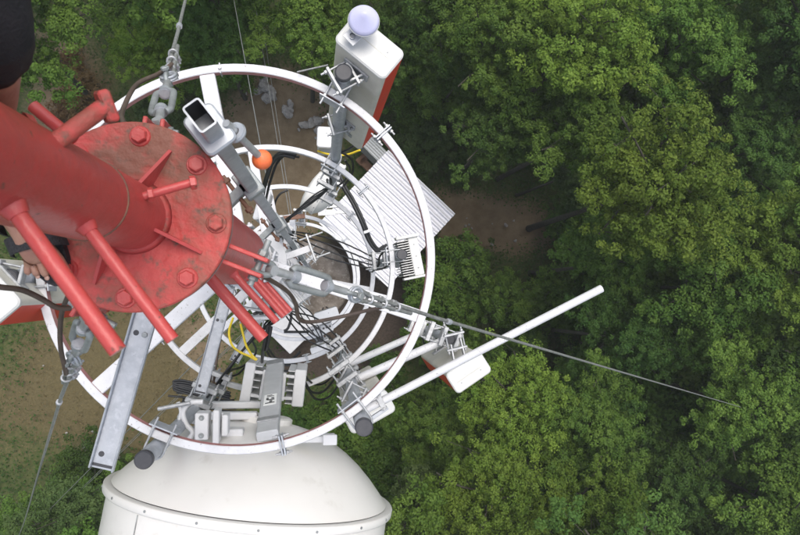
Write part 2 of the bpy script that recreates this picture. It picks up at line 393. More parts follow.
def plant(src, name, label, cat, x, y, rot, s, group, z=0):
    t = thing(name, label, cat, (x, y, z), group); t.rotation_euler = (0, 0, rot); t.scale = (s, s, s*rnd.uniform(.94, 1.06))
    for nm, me in zip(('trunk', 'limbs', 'crown'), src[:3]):
        o = bpy.data.objects.new(nm, me); col.objects.link(o); o.parent = t
    return t
DRYB = [tree_data(205, .6, .55, .8, 420, .075, leafmat('withered_leaf', (.13, .075, .03), (.24, .155, .07), .2)), tree_data(206, .5, .45, .6, 350, .07, bpy.data.materials['withered_leaf'])]
for i, (px, py, lab) in enumerate(((80, 88, 'withered rusty brown bush left of the bright upper left tree'), (66, 104, 'withered bush nearest the dark shorts'), (92, 108, 'small withered bush just above the flange stub'), (72, 66, 'withered bush farthest up the dirt path'))):
    p = at(px, py, H-.4); plant(DRYB[i % 2], 'dry_bush', lab, 'bush', p.x, p.y, i*1.7, .9+.12*(i % 3), 'withered bushes at upper left')
# crown centre in the photo (px,py), radius in px, kind, label
TR = [(600, 35, 82, 0, 'broad bright green tree along the top edge right of the mast'),
      (512, 45, 72, 1, 'leafy green tree at top right of the white cone-topped antenna'),
      (690, 45, 80, 1, 'tall green tree near the top edge, second from right corner'),
      (785, 45, 78, 4, 'dark green tree filling the top right corner'),
      (585, 125, 70, 1, 'mid green tree midway between the corrugated roof and top edge'),
      (512, 128, 54, 6, 'dark green tree just right of the uppermost tall ring'),
      (665, 190, 84, 0, 'bright round tree crown right of the bare earth path'),
      (760, 150, 70, 4, 'dark tree above right edge middle beside bare branches'),
      (612, 268, 60, 3, 'mid green tree behind the open tip of the long white pipe'),
      (705, 285, 82, 3, 'wide green tree where the long cable passes toward the right'),
      (790, 255, 80, 0, 'light green tree cut by the right edge at mid height'),
      (625, 345, 62, 4, 'dark leafy tree under the middle of the long taut cable'),
      (757, 404, 74, 1, 'green tree by the right edge beyond the cable end'),
      (530, 405, 62, 0, 'yellow green tree below the long white pipe'),
      (455, 430, 50, 3, 'green tree below the two lower panel antennas'),
      (595, 430, 66, 1, 'full green tree below the taut cable, near bottom middle right'),
      (500, 500, 68, 0, 'lightest green tree at the bottom edge right of the dish'),
      (590, 520, 66, 2, 'yellow green bushy tree at the bottom edge, centre right'),
      (680, 490, 70, 4, 'dark green tree near the bottom edge below the cable end'),
      (770, 500, 80, 3, 'large green tree in the bottom right corner'),
      (425, 520, 52, 5, 'greyish green tree touching the right side of the dish'),
      (395, 30, 46, 6, 'dark tree right behind the pale cone on the panel antenna'),
      (148, 46, 40, 2, 'bright green tree above the flange, left of the top cable'),
      (215, 25, 52, 6, 'dark green tree under the cable leaving the top edge'),
      (308, 20, 58, 1, 'green tree at top between thin wires and the tall panel antenna'),
      (462, 72, 44, 4, 'dark tree close to the upper right of the red-sided antenna'),
      (70, 522, 44, 5, 'greyish green tree in the bottom left corner'),
      (566, 172, 36, 5, 'small greyish green tree beside the bare earth path')]
for i, (px, py, rp, k, lab) in enumerate(TR):
    src = TREES[k]; cr = (1.55, 1.75, 1.45, 1.6, 1.8, 1.35, 1.6)[k]
    d = 11.8
    for _ in range(3):
        s = rp*d/FPX/cr*1.0; s = min(max(s, .48), 1.25); d = H-(src[3]-1.0)*s
    p = at(px, py, d)
    plant(src, 'broadleaf_tree', lab, 'tree', p.x, p.y, rnd.uniform(0, 6.28), s, 'broadleaf trees around the clearing')
# the wood goes on outside the frame
n_out = 0
for i in range(500):
    px = rnd.uniform(-260, 1180); py = rnd.uniform(-330, 860)
    if -25 < px < 845 and -25 < py < 575: continue
    if px < 40 and -20 < py < 720: continue
    if -60 < px < 150 and -140 < py < 0: continue
    k = rnd.randrange(7); p = at(px, py, 12.3)
    if any((p-q).length < 2.0 for q in globals().setdefault('OUT', [])): continue
    OUT.append(p); n_out += 1
    plant(TREES[k], 'broadleaf_tree', 'green tree of the wood continuing beyond the picture edges', 'tree', p.x, p.y, rnd.uniform(0, 6.28), rnd.uniform(.85, 1.15), 'wood beyond the frame')
# shrubs under and between the trees
SH = [(448, 262, 2), (470, 300, 0), (440, 330, 2), (500, 300, 2), (470, 270, 3), (430, 295, 3), (520, 330, 0), (400, 400, 2), (385, 375, 3), (560, 300, 0), (410, 425, 0),
      (440, 395, 2), (480, 360, 2), (360, 440, 2), (350, 415, 3), (325, 430, 0), (300, 425, 3), (235, 70, 0), (195, 75, 0), (155, 100, 1), 
      (340, 60, 0), (420, 60, 0), (410, 110, 0), (425, 140, 1), (462, 168, 3), (400, 95, 2), (572, 225, 3), (575, 250, 2),
      (150, 15, 0), (180, 40, 0), (30, 515, 2), (110, 490, 0), (90, 470, 3), (130, 525, 0), (60, 490, 3), (250, 20, 2), (350, 20, 0),
      (620, 110, 0), (640, 260, 0), (700, 140, 2), (700, 220, 0), (740, 330, 0), (660, 400, 2), (640, 300, 2), (720, 440, 0), (700, 400, 3), (740, 415, 0), (560, 370, 2), (500, 440, 0),
      (540, 460, 2), (640, 480, 0), (730, 520, 2), (460, 480, 2), (550, 90, 0), (640, 100, 2), (740, 100, 0), (780, 200, 2), (780, 330, 0), (530, 530, 0), (440, 470, 0), (480, 90, 0), (530, 130, 2), (600, 190, 2), (630, 400, 0), (670, 60, 0),
      (560, 20, 0), (640, 10, 2), (740, 20, 0), (450, 15, 0), (470, 100, 2), (505, 110, 0), (600, 300, 2), (760, 440, 0), (650, 440, 0), (610, 470, 2), (690, 530, 0), (400, 480, 2), (385, 450, 0)]
SPOT = [(450, 270, 'just right of the largest ring below the shelter roof'), (480, 320, 'between the guy cable and the bare path'), (410, 415, 'behind the lower panel antennas'), (330, 430, 'under the right part of the dish'),
        (220, 90, 'inside the ring near the top arm'), (180, 60, 'near the top guy cable clips'), (330, 50, 'left of the cone-topped antenna'), (415, 90, 'right of the tall antenna red side'), (450, 170, 'above the right corner of the shelter roof'),
        (540, 220, 'at the far end of the bare path'), (90, 500, 'in the bottom left corner'), (5, 350, 'at the left edge below the antenna'), (620, 110, 'in the gap between upper right trees'), (520, 110, 'in the upper wood left of centre'), (740, 110, 'in the dark gap near bare branches at right'),
        (650, 270, 'in the wood above the taut cable'), (770, 300, 'near the right edge at mid height'), (560, 350, 'where the long pipe meets the cable'), (680, 400, 'around the far end of the taut cable'), (750, 440, 'in the dark gap below the cable end'), (520, 450, 'in the wood below the long pipe'),
        (640, 470, 'in the lower wood right of centre'), (710, 525, 'at the bottom edge far right'), (420, 475, 'beside the dish on its right'), (600, 15, 'at the top edge of the wood'), (450, 15, 'at the top edge near the cone'), (530, 530, 'at the bottom edge in the middle wood')]
for i, (px, py, k) in enumerate(SH):
    p = at(px+rnd.uniform(-6, 6), py+rnd.uniform(-6, 6), H-1.2)
    adj = ('dark green', 'greyish green', 'mid green', 'compact dark')[k]
    where = min(SPOT, key=lambda q: (q[0]-px)**2+(q[1]-py)**2)[2]
    plant(SHRUBS[k], 'shrub', '%s %s shrub %s' % ('low' if px < 580 else 'tall', adj, where), 'shrub', p.x, p.y, rnd.uniform(0, 6.28), rnd.uniform(.75, 1.2) if px < 580 else rnd.uniform(1.45, 2.1), 'low shrubs round the clearing')

def scatter_ground():
    r = np.random.RandomState(5)
    X = r.uniform(-15, 19, 260000); Y = r.uniform(-13, 13, 260000)
    dry, dirt, soil, green = zones(X, Y); px, py = topx(X, Y, np.zeros_like(X))
    inpad = (np.hypot(X-.1, Y-.1) < 1.5)
    a = (r.rand(len(X)) < np.clip(green*1.2-.15, 0, 1)*.9) & ~inpad
    P = np.stack([X[a], Y[a], r.rand(a.sum())*.16+.02], 1)
    nr = np.array([0, 0, 1.])+r.normal(size=P.shape)*.5
    me = leafmesh('ground_cover', P, nr, r.uniform(.04, .11, len(P)), M['herb'], .6, None, 9)
    o = bpy.data.objects.new('ground_cover', me); col.objects.link(o); o['kind'] = 'stuff'; tag(o, 'low green weeds and grass covering the clearing floor', 'ground cover')
    a = (r.rand(len(X)) < np.clip(dry*1.3-.2, 0, 1)*.35) & ~inpad
    P = np.stack([X[a], Y[a], r.rand(a.sum())*.10+.04], 1)
    nr = np.array([0, 0, .5])+r.normal(size=P.shape)*.8
    me = leafmesh('dry_grass', P, nr, r.uniform(.05, .13, len(P)), M['dry'], .16, None, 10)
    o = bpy.data.objects.new('dry_grass', me); col.objects.link(o); o['kind'] = 'stuff'; tag(o, 'dry tan grass on the left of the clearing', 'grass')
scatter_ground()

# ------------------------------------------------------------------ shelter, pad, cabinet, rocks on the ground
def rock(p, s, lab, grp):
    b = MB(); b.ball((0, 0, 0), 1, 10); k = rnd.random()*9
    vs = []
    for x, y, z in b.v:
        q = 1+.28*math.sin(3*x+k)*math.cos(2.3*y+k*1.7)+.18*math.sin(5*z+4*x+k)
        vs.append((x*q*s, y*q*s*rnd.uniform(.97, 1.03)*.8, z*q*s*.6))
    b.v = vs; b.sm = [False]*len(b.f); o = b.build('rock', M['rock'], base=(0, 0, 0)); o.location = p; o.rotation_euler = (0, 0, rnd.uniform(0, 6)); tag(o, lab, 'rock', grp)
for cx, cy, n, sp in ((268, 92, 13, 12), (291, 108, 7, 7), (312, 128, 5, 9)):
    for i in range(n):
        p = at(cx+rnd.gauss(0, sp*.5), cy+rnd.gauss(0, sp*.6), H-.08); rock(p, rnd.uniform(.09, .2), ('grey rock in the larger heap crossed by thin wires', 'grey rock in the small heap right of the wires', 'loose grey rock near the tall antenna on bare dirt')[(n < 10)+(n < 6)], 'rocks in heaps on the dirt')
for i in range(26):
    px, py = rnd.choice(((rnd.uniform(225, 330), rnd.uniform(75, 190)), (rnd.uniform(20, 220), rnd.uniform(330, 470)), (rnd.uniform(465, 535), rnd.uniform(212, 245))))
    rock(at(px, py, H-.03), rnd.uniform(.03, .075), 'small stone lying %s' % ('on bare dirt inside the ring' if 225 < px < 331 and py < 200 else 'on the bare path right of the shelter' if px > 400 else 'on the dry ground at lower left'), 'small loose stones')
rock(at(88, 448, H-.05), .16, 'pale stone in weeds left of the long steel channel', None)

pT, pR, pB, pL = [at(x, y, 18.25) for x, y in ((389, 152), (457, 215), (386, 286), (318, 221))]
ctr = (pT+pR+pB+pL)/4; ex = ((pR-pT)+(pB-pL)).normalized(); ey = V((0, 0, 1)).cross(ex)
LX = ((pR-pT).length+(pB-pL).length)/2; LY = ((pB-pR).length+(pL-pT).length)/2
RS = Matrix((ex, ey, V((0, 0, 1)))).transposed()
base = V((ctr.x, ctr.y, 0)); sh = thing('equipment_shelter', 'small equipment shelter with white corrugated metal roof beside the mast foot', 'shelter', base)
zr = ctr.z
MB().box((ctr.x, ctr.y, zr/2-.08), (LX-.3, LY-.3, zr-.16), RS, .01).build('wall', M['wall'], sh)
MB().box((ctr.x, ctr.y, zr-.09), (LX-.06, LY-.06, .08), RS, .004).build('roof_frame', M['galvd'], sh)
for k in range(4):                               # four overlapping ribbed sheets, ribs along ex
    b = MB(); y0 = -LY/2+k*LY/4; y1 = y0+LY/4+.02; prof = []; nr_ = 4; pw = (LY/4)/nr_
    for q in range(nr_):
        o_ = y0+q*pw
        prof += [(o_, 0), (o_+pw*.28, 0), (o_+pw*.42, .085), (o_+pw*.62, .085), (o_+pw*.98, 0)]
    prof.append((y1, 0)); zz = zr-.045+.003*k
    vs = []
    for x in (-LX/2, LX/2):
        for y, z in prof: vs.append(ctr*1.0+ex*x+ey*y+V((0, 0, zz-ctr.z+z)))
    m_ = len(prof); b.add(vs, [(i, m_+i, m_+i+1, i+1) for i in range(m_-1)])
    lo_ = [v-V((0, 0, .004)) for v in vs]; b.add(lo_, [(i+1, m_+i+1, m_+i, i) for i in range(m_-1)])
    b.build('roof_sheet', M['roof'], sh)
b = MB()
for k in range(9): b.hexbolt(ctr+ex*(-LX/2+.15+k*(LX-.3)/8)+ey*(LY/8+.05)+V((0, 0, -.035)), (0, 0, 1), .03, .012)
b.build('roof_screw', M['zinc'], sh)
# grey ribbed air unit and boards by the shelter's upper corner
p0, p1 = at(366, 140, 19.4), at(386, 160, 19.4)
ac = thing('air_conditioner', 'grey ribbed unit sticking out behind the top corner of the shelter', 'air unit', (p0.x, p0.y, 0))
MB().beam(p0-V((0, 0, .4)), p1-V((0, 0, .4)), .42, .8).build('case', M['galvd'], ac)
b = MB(); q = (p1-p0).normalized().cross(V((0, 0, 1)))
for k in range(5): b.beam(p0+q*(-.16+.08*k)+V((0, 0, .012)), p1+q*(-.16+.08*k)+V((0, 0, .012)), .03, .02)
b.build('rib', M['galv'], ac)
MB().beam(p0-V((0, 0, 1.6)), p0-V((0, 0, .8)), .1, .1).build('leg', M['galvd'], ac); MB().beam(p1-V((0, 0, 1.6)), p1-V((0, 0, .8)), .1, .1).build('leg', M['galvd'], ac)
for (x0, y0, x1, y1, lb_) in ((358, 163, 366, 156, 'short brown board beside the grey ribbed unit'), (361, 160, 372, 171, 'longer brown board lying toward the shelter roof')):
    tag(MB().beam(at(x0, y0, 20.6), at(x1, y1, 20.6), .24, .16).build('board', M['wood'], base=at(x0, y0, H)), lb_, 'board')
p = at(322, 255, H)
pad = MB(); pad.lathe([(0, .14), (1.28, .14), (1.32, .10), (1.32, -.2)], (0.0, 0.05, 0), n=48, smooth=False); tag(pad.build('foundation_pad', M['concrete'], base=(0, .05, 0)), 'round stained concrete foundation pad at the mast foot', 'foundation')
cq = [at(x, y, 19.6) for x, y in ((272, 322), (292, 300), (316, 324), (291, 357))]
cc = sum(cq, V())/4; cab = thing('ground_cabinet', 'white flat-topped cabinet standing at the mast foot', 'cabinet', (cc.x, cc.y, 0))
ang = math.atan2((cq[2]-cq[1]).y, (cq[2]-cq[1]).x); RZ = Matrix.Rotation(ang, 3, 'Z')
MB().rbox((cc.x, cc.y, .68), (1.05, 1.25, 1.36), .03, .01, RZ, 2).build('body', M['offwhite'], cab)
MB().rbox((cc.x, cc.y, 1.395), (1.13, 1.33, .06), .04, .012, RZ, 3).build('lid', M['white2'], cab)

# ------------------------------------------------------------------ mast
RU, RL, RF, DF = .072, .14, .208, 1.42
mast = thing('mast', 'red and white painted tubular mast with bolted flange and step pegs', 'mast', (0, 0, 0))
def zc(d): return H-d
b = MB(); b.lathe([(RU, zc(DF)), (RU, zc(DF-.14))], (0, 0, 0), n=48); b.lathe([(RU, zc(DF-.14)), (RU, H+.9)], (0, 0, 0), n=48)
up = b.build('upper_tube', M['red'], mast)
b = MB(); b.tube([(RU*math.cos(2*PI*k/40)*1.004, RU*math.sin(2*PI*k/40)*1.004, zc(1.14)) for k in range(40)], .0022, 5, True); b.build('weld_seam', M['copper'], up)
b = MB(); b.lathe([(RU, .0), (RU+.010, .0), (RU+.004, .012), (RU, .014)], (0, 0, zc(DF)), n=40); b.build('weld_fillet', M['reddirt'], up)
b = MB(); b.lathe([(RU*.9, 0), (RF-.003, 0), (RF, -.003), (RF, -.019), (RF-.003, -.022), (RU*.9, -.022)], (0, 0, zc(DF)), n=72, smooth=False)
fl = b.build('upper_flange', M['reddirt'], mast)
b = MB(); b.lathe([(RU*.9, -.0225), (RF-.002, -.0225), (RF-.002, -.043), (RL, -.043)], (0, 0, zc(DF)), n=72, smooth=False); b.build('lower_flange', M['galvd'], mast)
for k in range(8):
    a = -4+45*k; p = pol(.176, a, DF)
    b = MB(); b.lathe([(0, .0035), (.021, .0035), (.023, 0)], p, n=16, smooth=False); b.hexbolt(p+V((0, 0, .0035)), (0, 0, 1), .030, .014)
    o = b.build('bolt', M['red'] if k not in (0,) else M['reddirt'], mast)
for a in (62, -28, -118, 152):
    e = V((math.cos(rad(a)), math.sin(rad(a)), 0)); s_ = e.cross(V((0, 0, 1)))*.0035; b = MB()
    pr = [e*(RU-.002)+V((0, 0, zc(DF))), e*(.165)+V((0, 0, zc(DF))), e*(.165)+V((0, 0, zc(DF-.006))), e*(RU-.002)+V((0, 0, zc(DF-.075)))]
    A = [q+s_ for q in pr]; B = [q-s_ for q in pr]; b.add(A+B, [(0, 1, 2, 3), (7, 6, 5, 4), (1, 5, 6, 2), (2, 6, 7, 3)]); b.build('gusset', M['red'], mast)
b = MB(); b.lathe([(RL, zc(3.02)), (RL, zc(DF+.043))], (0, 0, 0), n=48); low = b.build('lower_tube', M['red'], mast)
b = MB(); b.lathe([(RL-.001, 0.1), (RL-.001, zc(3.02))], (0, 0, 0), n=40); b.build('white_tube', M['white'], mast)
b = MB(); b.lathe([(RL+.03, .14), (RL+.22, .14), (RL+.22, .17), (RL+.004, .17), (RL+.004, .19)], (0, 0, 0), n=40, smooth=False); b.build('base_plate', M['galvd'], mast)
for d in (3.9, 6.0, 9.0, 12.0, 15.0, 18.0):
    b = MB(); b.lathe([(RL-.002, -.03), (RL+.05, -.03), (RL+.05, .0), (RL+.05, .0), (RL-.002, .0)], (0, 0, zc(d)), n=40, smooth=False); b.build('section_flange', M['white'], mast)
def peg(d, a, r0, r1, rr=.0125, m='red', head=False, rise=0):
    e = V((math.cos(rad(a)), math.sin(rad(a)), 0)); z = V((0, 0, zc(d))); b = MB()
    b.cyl(e*(r0-.01)+z, e*r1+z+V((0, 0, rise)), rr, n=14)
    b.cyl(e*(r0-.004)+z, e*(r0+.012)+z, rr*1.7, rr*1.15, n=14)
    if head: b.cyl(e*r1+z, e*(r1+.010)+z, rr*1.0, n=14)
    return b.build('step_peg', M[m], mast)
for d, a, q in ((.80, -54.7, .282), (1.03, -53.5, .293)): peg(d, a, RU, q, .0108)
peg(1.72, -49, RL, .385, .016)
for d, a in ( (2.30, -48.5), (2.75, -49), (3.0, -49), (3.35, -49)): peg(d, a, RL, .37, .0135)
for k in range(12): peg(3.9+.5*k, -50, RL, .36, .0125, 'white')
for k in range(10): peg(2.05+.5*k, 128, RL, .36, .0125, 'white' if k > 1 else 'red')
# short stud on the right of the tube and the stub with a plate end above it
e0, e1 = at(140, 190, 1.25), at(190, 183, 1.27)
b = MB(); b.cyl(V((RU*.9, .02, e0.z)), e1, .0085, n=12); b.hexbolt(e1, e1-e0, .024, .012); b.hexbolt(V((RU+.004, .024, e0.z)), e1-e0, .024, .010); b.build('stud', M['red'], mast)
e0, e1 = at(28, 128, .88), at(104, 107, .93)
b = MB(); b.cyl(V((RU*.6, .03, e0.z)), e1, .0125, n=14); b.cyl(e0+(e1-e0)*.02, e0+(e1-e0)*.1, .021, .015, n=14); b.build('stub_arm', M['reddirt'], mast)
d_ = (e1-e0).normalized(); b = MB(); b.rbox(e1+d_*.004, (.022, .046, .018), .006, .003, frame(d_, V((.3, 1, 0))), 3); b.build('end_plate', M['reddirt'], mast)
e0, e1 = at(74, 140, 1.15), at(33, 106, 1.15)
b = MB(); b.cyl(e0, e1, .011, n=14); b.build('step_peg', M['red'], mast)
# guy lugs under the flange
LUG = {'right': at(258, 266, 1.50), 'top': at(157, 130, 1.50), 'left': at(89, 312, 1.50)}
for k, p in LUG.items():
    e = V((p.x, p.y, 0)).normalized(); s_ = e.cross(V((0, 0, 1))); r_ = math.hypot(p.x, p.y)
    for q in (-1, 1):
        b = MB(); R = Matrix((s_, V((0, 0, 1)), e)).transposed()
        b.rbox(e*((RL-.01+r_+.02)/2)+s_*(.019*q)+V((0, 0, p.z)), (.010, .075, r_+.02-RL+.01), .002, .002, R, 1); b.build('guy_lug', M['red'], mast)
    b = MB(); b.cyl(p-s_*.066, p+s_*.048, .0075, n=12); b.hexbolt(p+s_*.026, s_, .022, .010); b.hexbolt(p-s_*.026, -s_, .022, .014)
    b.build('lug_bolt', M['galvd'], mast)

# ------------------------------------------------------------------ guy cables
ANC = {'right': at(768, 415, H-.3), 'top': at(217, -150, H-.3), 'left': at(9, 554, H-.3)}
def guy_top(k, label, loop):
    p = LUG[k]; a = ANC[k]; u = (a-p).normalized(); s_ = u.cross(V((0, 0, 1))).normalized(); n_ = s_.cross(u)
    g = thing('guy_cable', label, 'guy cable', a, 'three upper guy cables'); P = lambda t, x=0, y=0: p+u*t+s_*x+n_*y
    b = MB(); b.tube([P(-.012, .014), P(.02, .016), P(.045, .012), P(.055, 0), P(.045, -.012), P(.02, -.016), P(-.012, -.014)], .0075, 8, sub=3); b.build('shackle', M['galvd'], g)
    b = MB(); b.cyl(P(.05), P(.125), .0105, n=14); b.cyl(P(.047, 0, -.010), P(.047, 0, .010), .0135, n=14); b.build('eye_rod', M['zinc'], g)
    for q in (-1, 1):
        b = MB(); b.tube([P(.112, .012*q), P(.122, .021*q), P(.14, .0235*q), P(.235, .0235*q), P(.255, .021*q), P(.265, .012*q)], .0088, 10, sub=2); b.build('turnbuckle_bar', M['galvd'], g)
    for t0 in (.117, .250):
        b = MB(); b.cyl(P(t0), P(t0+.020), .0165, n=16); b.cyl(P(t0-.003), P(t0+.023), .0125, n=12); b.build('turnbuckle_nut', M['galv'], g)
    b = MB(); b.cyl(P(.27), P(.345), .0105, n=14); b.build('jaw_rod', M['zinc'], g)
    b = MB(); b.tube([P(.335), P(.345, 0, .014), P(.36, 0, .016), P(.385, 0, .016)], .006, 8, sub=2); b.tube([P(.335), P(.345, 0, -.014), P(.36, 0, -.016), P(.385, 0, -.016)], .006, 8, sub=2)
    b.cyl(P(.378, 0, -.024), P(.378, 0, .024), .007, n=10); b.hexbolt(P(.378, 0, .024), n_, .02, .009); b.build('jaw', M['galvd'], g)
    b = MB()
    for rr_, xx in ((.016, 0), (.0205, .007), (.0205, -.007)):
        b.tube([P(.385+.004+rr_*1.2*math.cos(2*PI*i/18), rr_*math.sin(2*PI*i/18), xx*.6) for i in range(18)], .0045, 6, True)
    b.build('thimble', M['galv'], g)
    b = MB(); b.tube([P(.40, .017), P(.45, .011), P(.70, .0085)], .0065, 8, sub=4); b.tube([P(.40, -.017), P(.45, -.009), P(.50, -.0065), P(.90, 0)], .0065, 8, sub=3)
    L_ = (a-p).length; b.tube([P(.88, -.001), P(L_*.5, 0, -.1), P(L_)], .0062, 8, sub=6)
    b.build('wire_rope', M['wire'], g)
    for t0 in (.455, .53, .605):
        b = MB(); b.tube([P(t0, .012, -.03), P(t0, .013, .004), P(t0, .007, .014), P(t0, -.003, .014), P(t0, -.011, .004), P(t0, -.011, -.03)], .0042, 8, sub=2)
        b.rbox(P(t0, 0, -.011), (.036, .020, .009), .003, .002, Matrix((s_, u, n_)).transposed(), 2)
        for x in (.0125, -.011): b.hexbolt(P(t0, x, -.014), -n_, .013, .008)
        b.build('rope_clip', M['zinc'], g)
    b = MB(); b.tube([P(.95+.004*i) for i in range(6)], .011, 8); b.build('seizing', M['galv'], g)
    for q in loop: b = MB(); b.tube(q, .0062, 8, sub=6); b.build('safety_rope', M['browncable'], g)
    return g
A3 = lambda *q: [at(*i) for i in q]
guy_top('right', 'long guy cable with turnbuckle running right over the ring into the trees', [A3((252, 272, 1.60), (270, 280, 1.66), (288, 292, 1.75), (296, 305, 1.83), (299, 319, 1.9), (312, 322, 1.95), (340, 317, 2.0), (365, 311, 2.0), (388, 306, 1.98))])
guy_top('top', 'guy cable with turnbuckle and clips leaving the top edge of the picture', [A3((124, 124, 1.55), (122, 113, 1.6), (131, 92, 1.7), (140, 82, 1.75), (158, 74, 1.8), (172, 64, 1.86))])
guy_top('left', 'guy cable with turnbuckle and clips running down to the bottom left corner', [A3((-25, 282, 1.35), (0, 287, 1.38), (22, 290, 1.42), (42, 299, 1.47), (56, 307, 1.5), (72, 308, 1.52), (88, 303, 1.52)), A3((68, 296, 1.6), (62, 312, 1.65), (60, 332, 1.7), (61, 350, 1.75), (64, 364, 1.8), (66, 374, 1.86))])
for k, wh in (('right', 'toward the trees on the right'), ('top', 'past the rock heap to the top edge'), ('left', 'toward the bottom left corner')):
    for d, nm in ((6.9, 'upper'), (11.5, 'middle'), (12.6, 'lower')):
        a = ANC[k]+(V((.15*(d-9), .1*(d-9), 0)) if k != 'right' else V((0, 0, 0))); e = V((a.x, a.y, 0)).normalized(); p = e*(RL+.01)+V((0, 0, zc(d)))
        b = MB(); b.tube([p, (p+a)/2-V((0, 0, .12)), a], .0075 if d > 10 else .0065, 6, sub=5)
        tag(b.build('guy_wire', M['wire'], base=a), 'thin %s of three lower guy wires running %s' % (nm, wh), 'guy wire', 'lower guy wires')

# ------------------------------------------------------------------ ring rails
R1 = 1.0
DR = [3.288, 5.14, 7.113, 10.044, 11.2]
def splice(parent, a, d, wd, ht):
    e = V((math.cos(rad(a)), math.sin(rad(a)), 0)); tg = V((-e.y, e.x, 0)); c = e*(R1-wd/2)+V((0, 0, zc(d)-ht/2)); R = Matrix((e, tg, V((0, 0, 1)))).transposed()
    for q in (-1, 1):
        b = MB(); b.rbox(c+tg*(.007*q)+e*.002, (.105, .009, ht+.022), .003, .002, R, 1); b.build('splice_plate', M['galv'], parent)
    for x in (-.042, .046):
        b = MB(); b.cyl(c+e*x-tg*.045, c+e*x+tg*.042, .0055, n=8); nutset(b, c+e*x-tg*.02, tg, .018, .012); nutset(b, c+e*x+tg*.019, tg, .018, .012)
        b.build('splice_bolt', M['zinc'], parent)
def ring(idx, label, arms, splices, wd=.042, ht=.05, inner='white', r=R1):
    d = DR[idx]; g = thing('ring_rail', label, 'ring', (0, 0, zc(d)-ht), 'round rails stacked along the mast'); z = V((0, 0, zc(d)-ht/2))
    b = MB(); n = 120; ch = .004; ri = r-wd
    prof = [(r-ch, ht/2), (r, ht/2-ch), (r, -ht/2+ch), (r-ch, -ht/2), (ri+ch, -ht/2), (ri, -ht/2+ch)]
    b.lathe(list(reversed(prof)), z, n=n); b.lathe([(ri+ch, ht/2), (r-ch, ht/2)], z, n=n); b.lathe([(ri, ht/2-ch), (ri+ch, ht/2)], z, n=n)
    b.lathe([(ri, -ht/2+ch), (ri, ht/2-ch)], z, n=n, m=1)
    b.build('rail', [M['white'], M[inner]], g)
    for a, w_ in arms:
        e = V((math.cos(rad(a)), math.sin(rad(a)), 0)); b = MB(); zz = zc(d)-ht*.5
        b.beam(e*(RL+.012)+V((0, 0, zz-.002)), e*(r-wd+.001)+V((0, 0, zz-.002)), w_, ht*.8, ch=.004); b.build('arm', M['white'], g)
        b = MB(); tg = V((-e.y, e.x, 0)); b.rbox(e*(RL+.008)+V((0, 0, zz)), (.17, .012, .13), .004, .003, Matrix((tg, e, V((0, 0, 1)))).transposed(), 1)
        for q in (-1, 1): b.hexbolt(e*(RL+.014)+tg*(.065*q)+V((0, 0, zz)), e, .022, .012); b.cyl(e*RL*.3+tg*(.065*q)*1.0+V((0, 0, zz+.02)), e*(RL+.03)+tg*(.065*q)+V((0, 0, zz+.02)), .006, n=8)
        b.build('arm_bracket', M['white'], g)
    b = MB(); b.lathe([(RL-.001, -.06), (RL+.009, -.06), (RL+.009, .03), (RL-.001, .03)], (0, 0, zc(d)-ht*.5), n=40, smooth=False); b.build('collar', M['white'], g)
    for a in splices: splice(g, a, d, wd, ht)
    return g
def brg(px, py, d): return bear(at(px, py, d))
ring(0, 'largest topmost white ring rail with faded red inner side', [(brg(207, 76, 3.29), .078), (brg(424, 318, 3.29), .07), (brg(97, 388, 3.29), .078)], [brg(385, 131, 3.29), brg(283, 449, 3.29), 162], inner='primer')
g1 = bpy.data.objects['ring_rail']
for px, py in ((220, 68),):
    e = pol(1, brg(px, py, 3.29), 3.29); e.z = 0; b = MB(); tg = V((-e.y, e.x, 0)); b.rbox(e*(R1-.021)+V((0, 0, zc(3.29)-.024)), (.056, .008, .062), .003, .002, Matrix((e, tg, V((0, 0, 1)))).transposed(), 1); b.hexbolt(e*(R1-.021)+V((0, 0, zc(3.29)+.008)), (0, 0, 1), .016, .008); b.build('band', M['zinc'], g1)
ring(1, 'second white ring rail down, inside and below the largest one', [(brg(252, 152, 5.14), .07), (brg(390, 300, 5.14), .06), (brg(182, 352, 5.14), .075)], [brg(366, 188, 5.14), brg(160, 341, 5.14), brg(255, 392, 5.14)])
ring(2, 'third white ring rail, passing over the shelter roof edge', [(brg(268, 187, 7.11), .07), (brg(372, 290, 7.11), .06), (brg(215, 335, 7.11), .07)], [brg(354, 213, 7.11), brg(308, 363, 7.11)], wd=.05)
ring(3, 'fourth white ring rail low above the concrete pad', [(brg(292, 216, 10.04), .09), (brg(355, 290, 10.04), .07), (brg(260, 320, 10.04), .07)], [brg(345, 240, 10.04)], wd=.055)
ring(4, 'lowest white ring rail, smallest in view, close to the pad', [(100, .07), (-20, .07), (220, .07)], [20], wd=.055)

